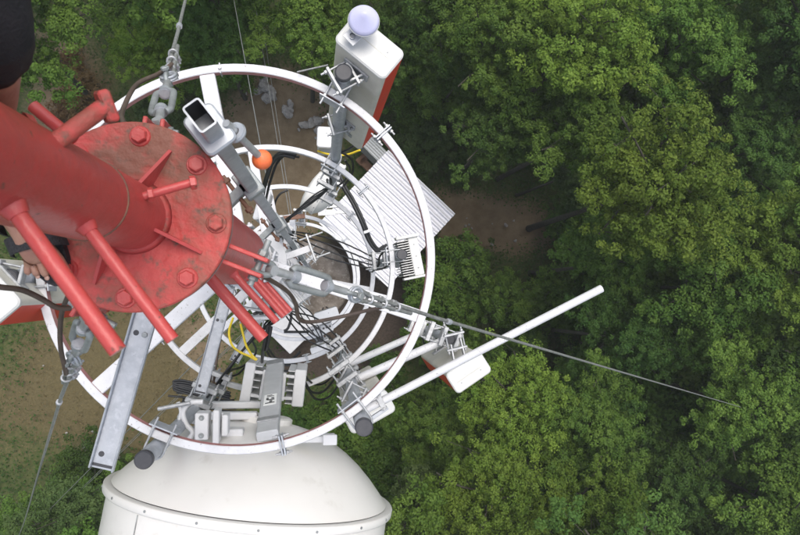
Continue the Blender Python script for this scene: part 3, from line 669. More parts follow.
# ------------------------------------------------------------------ poles on the rings
def ubolt(g, c, inw, r, L, z=0, rod=.006, nutpos=None):
    inw = V((inw.x, inw.y, 0)).normalized(); s_ = V((-inw.y, inw.x, 0)); c = V(c)
    pts = [c+s_*r+inw*L, c+s_*r+inw*L*.5, c+s_*r]+[c+s_*(r*math.cos(PI*k/8))-inw*(r*math.sin(PI*k/8)) for k in range(1, 8)]+[c-s_*r, c-s_*r+inw*L*.5, c-s_*r+inw*L]
    b = MB(); b.tube(pts, rod, 8)
    for q in (-1, 1): nutset(b, c+s_*r*q+inw*(nutpos or L*.62), inw, .019, .013)
    b.build('u_bolt', M['zinc'], g)
def pole(label, bearing, d0, d1, r=.041, clamps=(), rr=None, xy=None, name='antenna_pole', m='galv'):
    if xy is None:
        R_ = rr or (R1+r+.004); e = V((math.cos(rad(bearing)), math.sin(rad(bearing)), 0)); x, y = e.x*R_, e.y*R_
    else: x, y = xy
    g = thing(name, label, 'pole', (x, y, zc(d1)))
    b = MB(); b.lathe([(r, zc(d1)), (r, zc(d0)-.008)], (x, y, 0), n=28); b.disc((x, y, zc(d1)), r, Matrix.Rotation(PI, 3, 'X'), 28); b.build('tube', M[m], g)
    b = MB(); b.lathe([(r+.0025, -.03), (r+.0025, -.004), (r-.001, 0), (r-.004, -.002), (0, -.002)], (x, y, zc(d0)), n=28, smooth=False); b.build('end_cap', M['dark'], g)
    for d in clamps:
        inw = V((-x, -y, 0)).normalized(); s_ = V((-inw.y, inw.x, 0))
        for dz in (.0,):
            zz = zc(d)+dz; ubolt(g, (x, y, zz+.008), inw, r+.007, .155, nutpos=.105); 
            if d > 3.5: ubolt(g, (x, y, zz-.075), inw, r+.007, .145, nutpos=.105)
            b = MB(); b.rbox(V((x, y, zz-.028))+inw*(r+.070), (.15, .008, .10), .003, .002, Matrix((s_, inw, V((0, 0, 1)))).transposed(), 1); b.build('clamp_plate', M['galv'], g)
    return g
B1 = brg(341, 82, 3.2); B2 = brg(151, 452, 3.2); B3 = brg(362, 422, 3.25); B5 = brg(398, 255, 5.05); B6 = brg(321, 340, 9.95); B7 = brg(299, 210, 9.95)
P1 = pole('galvanised pole with dark cap behind the cone-topped panel antenna', B1, 3.10, 7.6, clamps=(3.28, 5.15, 7.12))
P2 = pole('galvanised pole with dark cap at lower left beside the dish', B2, 3.08, 5.6, clamps=(3.28, 5.15))
P3 = pole('galvanised pole with widest dark cap at lower right of largest ring', B3, 3.14, 7.5, clamps=(3.28, 5.15, 7.12), r=.043)
P5 = pole('dark-capped pole on the second ring beside the finned radio unit', B5, 5.0, 7.6, clamps=(5.15, 7.12))
P6 = pole('short dark-capped pole on the fourth ring below the red pegs', B6, 9.9, 11.6, clamps=(10.05, 11.2), r=.04)
P7 = pole('small dark-capped pole on the fourth ring above the mast', B7, 9.9, 11.6, clamps=(10.05, 11.2), r=.04)
x4 = at(450, 339, 4.6)
P4 = pole('outrigger pole with dark cap outside the ring at right', 0, 4.6, 6.4, xy=(x4.x, x4.y), r=.036)

# wide clamp jaws where a pole meets the lower rings
def jaw(g, x, y, d, wd=.17):
    inw = V((-x, -y, 0)).normalized(); s_ = V((-inw.y, inw.x, 0)); R = Matrix((s_, inw, V((0, 0, 1)))).transposed(); c = V((x, y, zc(d)))
    for o, h in ((-.062, .11), (.052, .11), (.155, .09)):
        b = MB(); b.rbox(c+inw*o, (wd, .034, h), .006, .004, R, 2); b.build('clamp_jaw', M['zinc'], g)
    for q in (-1, 1):
        for dz in (-.02, .02):
            b = MB(); b.cyl(c+s_*(q*wd*.40)+V((0, 0, dz))-inw*.092, c+s_*(q*wd*.40)+V((0, 0, dz))+inw*.205, .006, n=8); nutset(b, c+s_*(q*wd*.40)+V((0, 0, dz))-inw*.08, inw, .02, .014); nutset(b, c+s_*(q*wd*.40)+V((0, 0, dz))+inw*.175, inw, .02, .014)
            b.build('threaded_rod', M['zinc'], g)
for g, ds in ((P1, (5.75, 6.75)), (P3, (4.55, 5.62, 6.7)), (P5, (5.9,)), (P6, (10.3, 10.7)), (P7, (10.4,)), (P2, (4.3, 4.9))):
    for d in ds: jaw(g, g.location.x, g.location.y, d, .17 if d < 9 else .22)
for d in (4.65, 5.6): jaw(P4, x4.x, x4.y, d, .15)

# ------------------------------------------------------------------ outrigger arms and the long pipe
def bar(label, a, b_, r, m='white', name='outrigger_pipe', inside='dark', t=.004):
    b = MB(); b.pipe(a, b_, r, t, 20, 0, 1); o = b.build(name, [M[m], M[inside]], base=a); tag(o, label, 'pipe'); return o
p3 = P3.location
for d, dz, lab in ((4.66, 0, 'white outrigger pipe, nearer of two parallel ones under the ring'), (5.62, 0, 'white outrigger pipe, farther of two parallel ones under the ring')):
    a = V((p3.x, p3.y, zc(d))); e = V((x4.x, x4.y, zc(d))); u = (e-a).normalized(); bar(lab, a+u*.045, e-u*.03, .031)
la, lb = at(384, 400, 3.42), at(601.5, 288.5, 3.42)
bar('long thin white pipe reaching out right over the trees', la-(lb-la).normalized()*.17, lb, .0225)
c = thing('pipe_clamp', 'galvanised clamp holding the long white pipe to the capped pole', 'clamp', la)
u = (lb-la).normalized(); s_ = V((-u.y, u.x, 0))
for o in (-.13, -.02):
    b = MB(); R = Matrix((s_, u, V((0, 0, 1)))).transposed(); b.rbox(la+u*o+V((0, 0, .027)), (.085, .03, .012), .003, .002, R, 1); b.rbox(la+u*o-V((0, 0, .027)), (.085, .03, .012), .003, .002, R, 1); b.build('clamp_plate', M['zinc'], c)
    for q in (-1, 1):
        b = MB(); b.cyl(la+u*o+s_*.035*q-V((0, 0, .05)), la+u*o+s_*.035*q+V((0, 0, .05)), .005, n=8); b.hexbolt(la+u*o+s_*.035*q+V((0, 0, .033)), (0, 0, 1), .016, .01); b.build('clamp_bolt', M['zinc'], c)
for q in (-1, 1):
    b = MB(); a = V((p3.x, p3.y, la.z))+s_*(.045*q); b.beam(a-u*.02, la+s_*(.045*q), .02, .02); b.build('side_bar', M['galv'], c)

# ------------------------------------------------------------------ panel antennas
def panel(label, c, h, wd, dp, facing, pole_obj=None, red=True, body='beige', cap='offwhite', tilt=0, brackets=True):
    """c = centre of top face; facing = bearing the front looks to"""
    g = thing('panel_antenna', label, 'antenna', c-V((0, 0, h)))
    f = V((math.cos(rad(facing)), math.sin(rad(facing)), 0)); s_ = V((0, 0, 1)).cross(f)
    zax = (V((0, 0, 1))+f*math.tan(rad(tilt))).normalized(); f2 = s_.cross(zax)*1.0
    R = Matrix((s_, f2, zax)).transposed()
    if (R @ V((0, 1, 0))).dot(f) < 0: R = Matrix((-s_, -f2, zax)).transposed(); R = Matrix((s_, -f2, zax)).transposed()
    fr = R @ V((0, 1, 0))
    mid = c-zax*(h/2)
    b = MB(); b.rbox(mid-zax*.012, (wd, dp, h-.024), .028, .006, R, 6); b.build('radome', M[body], g)
    b = MB(); b.rbox(c-zax*.014, (wd+.008, dp+.008, .028), .032, .008, R, 6); tc_ = b.build('top_cap', M[cap], g)
    b = MB(); b.rbox(c-zax*.0005+fr*(.01), (wd*.72, .004, .0035), .0015, .001, R, 2); b.build('groove', M['beige'], tc_)
    for q in (-1, 1): b = MB(); b.lathe([(0, .002), (.004, .002), (.0045, 0)], c+R @ V((wd*.28*q, dp*.18, 0)), n=10, smooth=False); b.build('screw', M['galvd'], tc_)
    if red:
        b = MB(); b.rbox(mid-zax*.018+fr*(dp*.035), (wd+.005, dp*.965, h-.05), .028, .004, R, 6); b.build('red_band', M['redband'], g)
    b = MB()
    for q in (-.3, 0, .3): b.cyl(c-zax*h+R @ V((wd*q, 0, -.03)), c-zax*h+R @ V((wd*q, 0, .005)), .014, n=10)
    b.build('connector', M['zinc'], g)
    for q in (-.3, .3):
        b = MB(); p = c-zax*h+R @ V((wd*q, 0, -.03)); tgt = V((pole_obj.location.x, pole_obj.location.y, p.z-.5)) if pole_obj else p-V((0, 0, .5)); b.tube([p, p-V((0, 0, .12)), (p+tgt)/2-V((0, 0, .15)), tgt], .009, 7, sub=4); b.build('jumper_cable', M['rubber'], g)
    if pole_obj:
        px_ = V((pole_obj.location.x, pole_obj.location.y, 0))
        for t_ in (.09, .72):
            z = c.z-h*t_; bk = c-zax*(h*t_)-fr*(dp/2); pp = V((px_.x, px_.y, z))
            for q in (-1, 1):
                b = MB(); b.beam(bk+s_*(.045*q)-fr*.0, pp+s_*(.045*q)*.9, .012, .045); b.build('bracket_arm', M['zinc'], g)
            b = MB(); b.rbox(bk-fr*.006, (.15, .012, .07), .003, .002, R, 1); b.build('bracket_plate', M['zinc'], g)
            dr = (pp-bk); dr.z = 0; dr.normalize(); sd = V((-dr.y, dr.x, 0))
            b = MB(); b.rbox(pp+dr*.052, (.15, .016, .05), .004, .003, Matrix((sd, dr, V((0, 0, 1)))).transposed(), 1); b.rbox(pp-dr*.052, (.15, .016, .05), .004, .003, Matrix((sd, dr, V((0, 0, 1)))).transposed(), 1); b.build('pole_clamp', M['zinc'], g)
            for q in (-1, 1):
                b = MB(); b.cyl(pp+sd*(.06*q)-dr*.085, pp+sd*(.06*q)+dr*.095, .006, n=8); nutset(b, pp+sd*(.06*q)+dr*.068, dr, .02, .013); nutset(b, pp+sd*(.06*q)-dr*.068, dr, .02, .013); b.build('threaded_rod', M['zinc'], g)
    return g
fA1 = math.degrees(math.atan2(50, 39))
panel('tall panel antenna with red sides under the pale cone', at(370, 46, 3.04), 1.45, .305, .175, fA1, P1, tilt=2)
panel('small panel antenna crossed by the long white pipe, red edge', at(469, 373, 4.32), 1.05, .29, .16, -57, P4, tilt=2)
panel('off-white panel antenna mostly hidden under the ring at lower right', at(369, 412, 4.0), 1.3, .31, .15, -62, P3, red=False, cap='offwhite')
B4 = 186
P8 = pole('pole at left edge carrying the red-sided antenna', B4, 3.12, 5.4, clamps=(3.28, 5.15))
panel('panel antenna with broad red side at the left edge beside the foot', at(-17, 291, 3.0), 1.5, .29, .17, 222, P8)
_a1 = bpy.data.objects['panel_antenna']; _f = V((math.cos(rad(fA1)), math.sin(rad(fA1)), 0)); _s = V((0, 0, 1)).cross(_f)
_c = at(370, 46, 3.04)-_f*(.175/2+.0478)-V((0, 0, 1.27)); _R = Matrix((_s, V((0, 0, 1)), _f)).transposed()
b = MB(); b.rbox(_c, (.13, .07, .003), .004, .001, _R, 2); _rp = b.build('rating_plate', M['galvd'], _a1)
b = MB()
for k in range(5): b.box(_c-_f*.002+V((0, 0, .022-.011*k))+_s*(.008*(k % 2)), (.09-.018*(k % 3), .004, .001), _R, .0002)
b.build('printing', M['label'], _rp)
# cone-topped small antenna on a bracket of pole 1
c = at(364, 19, 2.90); g = thing('cone_antenna', 'pale lavender cone-shaped antenna above the tall panel antenna', 'antenna', c-V((0, 0, .12)))
b = MB(); b.lathe([(.062, -.045), (.070, -.04), (.072, -.02), (.070, -.006), (.060, .004), (.040, .024), (.018, .048), (.007, .060), (0, .063)], c, n=40); b.build('cone', M['lav'], g)
b = MB(); b.lathe([(.073, -.028), (.0755, -.026), (.0755, -.020), (.073, -.018)], c, n=40, smooth=False); b.build('rim', M['white2'], g)
b = MB(); b.cyl(c-V((0, 0, .12)), c-V((0, 0, .04)), .02, n=14); b.build('stem', M['white2'], g)
q0 = at(352, 38, 3.0); pp = V((P1.location.x, P1.location.y, q0.z))
b = MB(); b.beam(V((q0.x, q0.y, pp.z+.016))-(V((c.x, c.y, 0))-V((q0.x, q0.y, 0))).normalized()*.03, V((c.x, c.y, pp.z+.016)), .07, .006, ch=.002); b.build('mount_plate', M['white2'], g)
b = MB(); b.pipe(V((q0.x, q0.y, pp.z-.35)), V((q0.x, q0.y, pp.z+.03)), .016, .003, 14, 0, 1); b.build('mount_tube', [M['galv'], M['dark']], g)
b = MB(); b.beam(V((q0.x, q0.y, pp.z-.33)), V((pp.x, pp.y, pp.z-.33)), .035, .02); b.build('mount_arm', M['galv'], g)

# ------------------------------------------------------------------ microwave dish
def dish(label, c, r, facing, elev, depth, shroud, name='dish_antenna', pole_obj=None):
    f = V((math.cos(rad(facing))*math.cos(rad(elev)), math.sin(rad(facing))*math.cos(rad(elev)), math.sin(rad(elev))))
    R = frame(f); g = thing(name, label, 'dish', c-V((0, 0, r)))
    prof = [(0.0, -depth)]+[(r*q, -depth+depth*(q**2.5)) for q in (.08, .14, .2, .28, .36, .45, .55, .65, .75, .85, .93, .985)]
    b = MB(); b.lathe([(q, z) for q, z in prof], c, R, 96); b.build('reflector_back', M['dish'], g)
    b = MB(); b.lathe([(r*.98, -.012), (r*1.028, -.010), (r*1.034, -.004), (r*1.034, .032), (r*1.028, .038), (r*1.0, .040)], c, R, 96); b.build('rim', M['dish'], g)
    b = MB(); b.lathe([(r*1.0, .03), (r*1.0, shroud)], c, R, 96); b.lathe([(r*1.0, shroud), (r*.97, shroud+.02), (r*.5, shroud+.05), (0, shroud+.06)], c, R, 96); b.build('shroud', M['dish'], g)
    for k in range(18):
        a = 2*PI*k/18+.06; p = c+R @ V((r*1.034*math.cos(a), r*1.034*math.sin(a), .014)); b = MB(); b.hexbolt(p, R @ V((math.cos(a), math.sin(a), 0)), .013, .005); b.build('rim_bolt', M['galvd'], g)
    b = MB()
    for a in (2.24,):
        b.beam(c+R @ V((r*1.003*math.cos(a), r*1.003*math.sin(a), .05)), c+R @ V((r*1.003*math.cos(a), r*1.003*math.sin(a), shroud)), .006, .006)
    b.build('seam', M['galvd'], g)
    b = MB(); b.lathe([(r*.20, -depth*.95), (r*.20, -depth-.025), (r*.18, -depth-.035), (0, -depth-.035)], c, R, 40, smooth=False); b.build('hub', M['dish'], g)
    return g, f
cD = at(254, 491, 4.15)
gD, fD = dish('big white parabolic dish with shroud at the bottom edge', cD, .86, -98.5, 7, .44, 1.0)
# dish mount: white steel bracket on pole 2
hub = cD-fD*.50; m2 = V((P2.location.x, P2.location.y, hub.z))
mt = thing('dish_mount', 'white steel bracket joining the dish back to the lower left pole', 'bracket', m2)
u = V((hub.x-m2.x, hub.y-m2.y, 0)).normalized(); s_ = V((-u.y, u.x, 0)); R = Matrix((u, s_, V((0, 0, 1)))).transposed()
b = MB(); b.rbox((hub+m2)/2+V((0, 0, .12)), ((hub-m2).length-.10, .045, .06), .01, .006, R, 3); b.build('beam', M['white2'], mt)
b = MB(); b.rbox((hub+m2)/2-V((0, 0, .25)), ((hub-m2).length-.10, .045, .06), .01, .006, R, 3); b.build('beam', M['white2'], mt)
qa = at(203, 425, 3.75)
for k, (dx, wx, wy, dz) in enumerate(((0, .075, .15, 0), (.082, .035, .19, .02), (.125, .035, .12, -.02))):
    b = MB(); b.rbox(qa+u*dx+V((0, 0, dz)), (wx, wy, .10), .008, .005, R, 3)
    b.build('mount_block', M['white2'], mt)
for q in (-1, 1):
    b = MB(); b.lathe([(0, .004), (.014, .004), (.016, 0)], qa+s_*(.05*q)+V((0, 0, .05)), n=12, smooth=False); b.hexbolt(qa+s_*(.05*q)+V((0, 0, .054)), (0, 0, 1), .018, .01); b.build('bolt', M['galvd'], mt)
b = MB(); b.tube(A3((203, 402, 3.8), (190, 403, 3.8), (183, 412, 3.8), (186, 424, 3.8), (193, 432, 3.8), (188, 440, 3.8)), .016, 8, sub=4); b.build('clamp_strap', M['white2'], mt)
b = MB(); b.tube(A3((178, 402, 3.8), (181, 412, 3.8), (178, 422, 3.8), (172, 428, 3.8)), .011, 8, sub=4); b.build('clamp_strap', M['white2'], mt)
b = MB(); b.cyl(at(158, 409, 3.75), at(190, 403, 3.75), .012, n=10); b.build('threaded_bar', M['zinc'], mt)
b = MB(); b.rbox(at(230, 434, 3.85), (.16, .07, .08), .01, .006, R, 2); b.build('mount_foot', M['white2'], mt)
b = MB(); b.rbox(at(316, 438, 3.75), (.22, .035, .09), .006, .004, R, 2); b.rbox(at(330, 440, 3.65), (.08, .06, .012), .006, .004, R, 2); b.build('side_plate', M['white2'], mt)
# small dish low on pole 1
cS = at(322, 196, 8.2)
dish('small white dish low down at the edge of the shelter roof', cS, .27, 150, 4, .14, .16, name='dish_antenna')
b = MB(); b.cyl(cS-V((0, 0, .05)), V((P1.location.x, P1.location.y, zc(7.5))), .022, n=10); 
o = b.build('dish_strut', M['galv'], base=cS); tag(o, 'galvanised strut holding the small dish below the tall pole', 'strut')

# ------------------------------------------------------------------ leaning equipment post and radio units by the dish
pa, pb_ = at(267.5, 436, 3.75), at(275, 368, 4.85)
post = thing('equipment_post', 'grey box-section post with printed label between two white radio units', 'post', pb_)
u = (pb_-pa).normalized(); hint = V((0, 0, 1)); R = frame(u, hint)
b = MB(); b.rbox((pa+pb_)/2, (.128, .06, (pb_-pa).length), .012, .004, R, 3); b.build('box_section', M['palegrey'], post)
n_ = R.col[1].copy(); n_ = n_ if n_.z > 0 else -n_; xx = R.col[0].copy(); xx = xx if xx.x > 0 else -xx
pl = at(268.5, 405, 4.2); pl = pa+u*((pl-pa).dot(u))+n_*.031; Rl = Matrix((xx, u, n_)).transposed()
b = MB(); b.rbox(pl, (.082, .17, .002), .002, .0005, Rl, 1); lb_o = b.build('printed_label', M['label'], post)
b = MB()
for (dx, dy, wx, wy) in ((0, -.038, .046, .009), (.004, -.022, .014, .016), (.004, -.004, .034, .010), (-.014, .008, .012, .024), (.012, .012, .014, .012), (0, .034, .036, .006), (-.005, .046, .026, .006)):
    b.box(pl+xx*dx*1.3+u*dy*1.45+n_*.0016, (wx*1.3, wy*1.45, .0012), Rl, .0002)
b.build('printing', M['print'], lb_o)
b = MB(); b.rbox(pb_+n_*.0+u*.05, (.13, .07, .10), .008, .005, R, 2); b.build('post_head', M['zinc'], post)
b = MB(); b.rbox(pa+u*.16+n_*.035, (.132, .012, .05), .003, .002, R, 1); b.build('band', M['zinc'], post)
def radio(label, a, b_, d, wd, hgt, finside, name='radio_unit', fins=6, m='white2'):
    """box radio seen edge-on from above; a,b_ pixels of the ends of its top face"""
    A, B = at(*a, d), at(*b_, d); c = (A+B)/2; u = (B-A).normalized(); s_ = V((-u.y, u.x, 0)); L = (B-A).length
    g = thing(name, label, 'radio unit', c-V((0, 0, hgt))); R = Matrix((s_, u, V((0, 0, 1)))).transposed()
    b = MB(); b.rbox(c-V((0, 0, hgt/2)), (wd, L, hgt), .012, .006, R, 3); b.build('case', M[m], g)
    b = MB()
    for k in range(fins): b.box(c+u*(-L*.44+L*.88*k/(fins-1))+s_*(finside*(wd/2+.025))-V((0, 0, hgt/2)), (.05, .006, hgt*.96), R, .001)
    b.build('heat_sink', M['white2'], g)
    b = MB(); b.rbox(c+s_*(finside*(wd/2+.075))-V((0, 0, .03)), (.03, L*.75, .06), .004, .003, R, 1); b.build('mount_bracket', M['white2'], g)
    for q in (-.3, .3):
        b = MB(); b.beam(c+s_*(finside*wd/2)+u*(L*q)-V((0, 0, .02)), c+s_*(finside*(wd/2+.15))+u*(L*q)-V((0, 0, .02)), .02, .03); b.build('mount_arm', M['white2'], g)
    b = MB(); b.tube([c-V((0, 0, hgt*.8))+u*L*.5, c-V((0, 0, hgt+.05))+u*L*.55, c-V((0, 0, hgt+.4))+u*L*.2], .01, 7, sub=4); b.build('jumper_cable', M['rubber'], g)
    return g
radio('white slab radio unit left of the labelled grey post', (251, 363), (244, 403), 4.75, .075, .42, 1)
radio('white slab radio unit right of the labelled grey post', (301, 370), (297, 407), 4.75, .085, .42, -1)
# finned radio on pole 5
fr_ = thing('finned_radio', 'large radio unit with black fin gaps on the right pole', 'radio unit', at(411, 257, 5.7))
c = at(411, 257, 5.28); ua = (at(404, 276, 5.28)-at(396, 236, 5.28)).normalized(); sa = V((-ua.y, ua.x, 0)); R = Matrix((sa, ua, V((0, 0, 1)))).transposed()
right = sa if sa.x > 0 else -sa
b = MB(); b.rbox(c+right*.045-V((0, 0, .2)), (.085, .33, .40), .012, .006, R, 3); b.build('case', M['offwhite'], fr_)
b = MB()
for k in range(15): b.box(c-right*.045+ua*(-.145+.29*k/14)-V((0, 0, .2)), (.10, .008, .39), R, .001)
b.build('cooling_fins', M['offwhite'], fr_)
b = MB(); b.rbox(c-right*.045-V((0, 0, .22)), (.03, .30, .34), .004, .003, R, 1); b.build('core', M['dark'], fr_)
b = MB(); b.rbox(c-ua*.175+V((0, 0, -.02)), (.20, .028, .10), .006, .004, R, 2); b.build('end_bracket', M['offwhite'], fr_)
b = MB(); b.rbox(c+ua*.175+V((0, 0, -.02)), (.20, .02, .10), .006, .004, R, 2); b.build('end_bracket', M['offwhite'], fr_)
for k in range(3): b = MB(); b.cyl(c+right*.045+ua*(-.1+.1*k)+V((0, 0, .0)), c+right*.045+ua*(-.1+.1*k)+V((0, 0, .006)), .006, n=8); b.build('screw', M['galvd'], fr_)
# small radio box on pole 1 under the tall antenna
def boxunit(label, px, py, d, wd, dp, h, rot, name='junction_box', m='white2'):
    c = at(px, py, d); g = thing(name, label, 'box', c-V((0, 0, h))); R = Matrix.Rotation(rad(rot), 3, 'Z')
    b = MB(); b.rbox(c-V((0, 0, h/2+.01)), (wd, dp, h-.02), .02, .006, R, 4); b.build('case', M[m], g)
    b = MB(); b.rbox(c-V((0, 0, .012)), (wd+.01, dp+.01, .024), .024, .008, R, 4); b.build('lid', M['white2'], g)
    b = MB(); b.lathe([(0, .002), (.006, .002), (.007, 0)], c+R @ V((wd*.1, dp*.2, 0)), n=10, smooth=False); b.build('screw', M['galvd'], g)
    b = MB()
    for q in (-.25, .25): b.tube([c+R @ V((wd*q, 0, -h)), c+R @ V((wd*q, .02, -h-.1)), c+R @ V((wd*q*.3, .1, -h-.4))], .01, 7, sub=3)
    b.build('cable_tail', M['rubber'], g)
    return g
boxunit('small white box beside the tall pole under the panel antenna', 325, 137, 5.35, .125, .17, .35, -2)
boxunit('pale box with printed plate on the fourth ring pole', 327, 316, 9.2, .34, .17, .5, 18, m='galvd')
boxunit('pale box hanging under the fourth ring pole', 322, 349, 10.3, .36, .13, .5, 18, m='beige')
boxunit('white box low on the mast right of its white tube', 286, 246, 8.4, .26, .22, .6, -30)
boxunit('small white box above the mast tube between arms', 282, 231, 7.6, .18, .22, .5, -35)
boxunit('white plate box at the left of the upper lattice brackets', 262, 205, 6.2, .10, .30, .3, -15)
# connector blocks on pole 6 (two pale blocks with dark sockets)
for (px, py, lab) in ((313, 331, 'left pale socket block on the fourth ring pole'), (327, 328, 'right pale socket block on the fourth ring pole')):
    c = at(px, py, 9.5); g = thing('socket_block', lab, 'connector', c-V((0, 0, .15))); R = Matrix.Rotation(rad(18), 3, 'Z')
    b = MB(); b.rbox(c-V((0, 0, .075)), (.17, .13, .15), .01, .006, R, 2); b.build('block', M['white2'], g)
    for i in range(3):
        b = MB(); b.cyl(c+R @ V((-.05+.05*i, .01, -.002)), c+R @ V((-.05+.05*i, .01, .012)), .016, n=10); b.build('socket', M['dark'], g)
# tube-like bracket arms on pole 7
for (a, e, lab) in (((303, 209, 9.7), (345, 205, 9.7), 'upper grey bracket arm across the small pole'), ((318, 213, 9.7), (350, 212, 9.7), 'lower grey bracket arm across the small pole')):
    b = MB(); b.beam(at(*a), at(*e), .05, .05); b.beam(at(*a)+V((0, 0, .03)), at(*a).lerp(at(*e), .55)+V((0, 0, .03)), .09, .02); tag(b.build('bracket_arm', M['zinc'], base=at(*a)), lab, 'bracket')
b = MB(); b.beam(at(278, 219, 9.8), at(305, 216, 9.8), .07, .06); tag(b.build('bracket_arm', M['copper'], base=at(278, 219, 9.8)), 'rusty short bar beside the small capped pole', 'bracket')

# ------------------------------------------------------------------ climbing rail post with orange ball catch
rail_xy = V((.172, .178, 0)); d0 = 1.24
cl = thing('safety_rail', 'grey rectangular steel rail with open top beside the red flange', 'rail', (rail_xy.x, rail_xy.y, zc(11.5)))
er = rail_xy.normalized(); tg = V((-er.y, er.x, 0))
lx, ly = .062, .040                                  # long side along tangent-ish, short along radial
ax = V((math.cos(rad(-52)), math.sin(rad(-52)), 0)); ay = V((-ax.y, ax.x, 0)); R = Matrix((ax, ay, V((0, 0, 1)))).transposed()
def hollow(b, c, wx, wy, z0, z1, t=.004, m=0, mi=1, r=.007):
    o = rrect(wx, wy, r, 3); i = rrect(wx-2*t, wy-2*t, max(r-t, .001), 3); k = len(o)
    def rg(p, z): return [V((c.x, c.y, z))+R @ V((x, y, 0)) for x, y in p]
    q = [(j, (j+1) % k, k+(j+1) % k, k+j) for j in range(k)]
    b.add(rg(o, z0)+rg(o, z1), q, True, m); b.add(rg(i, z1)+rg(i, z1-1.0), q, True, mi); b.add(rg(o, z1)+rg(i, z1), q, False, m); b.add(rg(i, z1-1.0), [tuple(range(k))], False, mi)
b = MB(); hollow(b, rail_xy, lx, ly, zc(11.5), zc(d0)); b.build('rail_tube', [M['galv'], M['dark']], cl)
for d in (2.05, 3.3, 5.15, 7.1):
    b = MB(); c = V((rail_xy.x, rail_xy.y, zc(d))); b.rbox(c, (lx+.03, ly+.026, .05), .006, .004, R, 3); b.beam(c, er*(RL-.01)+V((0, 0, zc(d))), .03, .05); b.build('rail_bracket', M['galvd'], cl)
    b = MB(); s0 = c+ax*(.055)-er*.05; b.cyl(s0-ax*.13, s0+ax*.02, .007, n=8); nutset(b, s0+ax*.005, ax, .022, .014); nutset(b, s0-ax*.11, ax, .022, .014); b.build('bracket_bolt', M['copper'], cl)
for d in (2.9, 5.6, 8.5):
    b = MB(); b.rbox(V((rail_xy.x, rail_xy.y, zc(d))), (lx+.004, ly+.004, .012), .006, .002, R, 3); b.build('joint', M['galvd'], cl)
c = V((rail_xy.x, rail_xy.y, zc(1.345))); b = MB(); b.rbox(c+ax*.003, (lx+.034, ly+.034, .020), .014, .004, R, 4); clp = b.build('catch_collar', M['galv'], cl)
ca = thing('ball_catch', 'orange ball on a short steel pin beside the rail top', 'catch', at(262, 159, 1.47))
pb0, pb1 = at(226, 123, 1.33), at(259, 156, 1.46)
b = MB(); b.cyl(pb0, pb1, .0085, n=14); b.build('pin', M['zinc'], ca)
dd = (pb1-pb0).normalized(); b = MB(); ringc = pb0+dd*.04; Rr = frame(dd); b.lathe([(.011, -.006), (.022, -.006), (.024, 0), (.022, .006), (.011, .006), (.011, -.006)], ringc, Rr, 24, smooth=False); b.build('washer', M['galv'], ca)
b = MB(); b.ball(at(262, 159.5, 1.475), .0235, 24); b.build('ball', M['orange'], ca)
b = MB(); b.beam(ringc+V((0, 0, -.004)), c+ax*.02+ay*.03, .03, .014, ch=.004); b.build('link', M['galv'], ca)
# ladder-like cable tray lower down
def tray(label, a, d0, d1, r=.42, wd=.20, m='white'):
    e = V((math.cos(rad(a)), math.sin(rad(a)), 0)); tg = V((-e.y, e.x, 0)); g = thing('cable_ladder', label, 'cable ladder', e*r+V((0, 0, zc(d1))))
    for q in (-1, 1): b = MB(); b.beam(e*r+tg*(wd/2*q)+V((0, 0, zc(d0))), e*r+tg*(wd/2*q)+V((0, 0, zc(d1))), .03, .018, hint=e); b.build('side_rail', M[m], g)
    n = int((d1-d0)/.35)
    for k in range(n): b = MB(); z = zc(d0+.1+k*.35); b.beam(e*r-tg*wd/2+V((0, 0, z)), e*r+tg*wd/2+V((0, 0, z)), .022, .022); b.build('rung', M[m], g)
    for k in range(4):
        b = MB(); o = tg*(-.06+.04*k)-e*.03; b.tube([e*r+o+V((0, 0, zc(d0+.15))), e*r+o*1.0+V((.01*math.sin(k), .01, zc((d0+d1)/2))), e*r+o+V((0, 0, zc(d1-.05)))], .012, 7, sub=6); b.build('feeder_cable', M['rubber'], g)
    for d in (d0+.4, d0+1.9): b = MB(); b.beam(e*(RL-.01)+V((0, 0, zc(d))), e*r+V((0, 0, zc(d))), .04, .03); b.build('standoff', M['zinc'], g)
    return g
tray('white cable ladder with black cables above the mast tube', 96, 5.4, 20.5, r=.44)
tray('white cable ladder with black cables below the mast tube', -88, 4.2, 20.5, r=.36, wd=.24)

for d, a0, lab in ((4.4, 20, 'white bracket star on the mast just under the red section'), (6.2, 80, 'white bracket star on the mast above the third ring'), (8.6, 45, 'white bracket star on the mast above the fourth ring'), (9.4, -70, 'white bracket star on the mast at the fourth ring')):
    g = thing('mast_bracket', lab, 'bracket', (0, 0, zc(d)-.06))
    b = MB(); b.lathe([(RL, -.05), (RL+.012, -.05), (RL+.012, .05), (RL, .05)], (0, 0, zc(d)), n=36, smooth=False); b.build('collar', M['white'], g)
    for k in range(3):
        a = rad(a0+120*k); e = V((math.cos(a), math.sin(a), 0)); tg = V((-e.y, e.x, 0)); L_ = (.34, .46, .30)[k]; R = Matrix((tg, e, V((0, 0, 1)))).transposed()
        b = MB(); b.beam(e*(RL+.01)+V((0, 0, zc(d))), e*L_+V((0, 0, zc(d))), .045, .045); b.build('arm', M['white'], g)
        b = MB(); b.rbox(e*(L_+.008)+V((0, 0, zc(d))), (.20, .014, .10), .004, .003, R, 1); b.build('plate', M['zinc'], g)
        for q in (-1, 1):
            b = MB(); b.cyl(e*(L_-.05)+tg*(.075*q)+V((0, 0, zc(d)+.02)), e*(L_+.12)+tg*(.075*q)+V((0, 0, zc(d)+.02)), .006, n=8); nutset(b, e*(L_+.03)+tg*(.075*q)+V((0, 0, zc(d)+.02)), e, .02, .013); b.build('threaded_rod', M['zinc'], g)
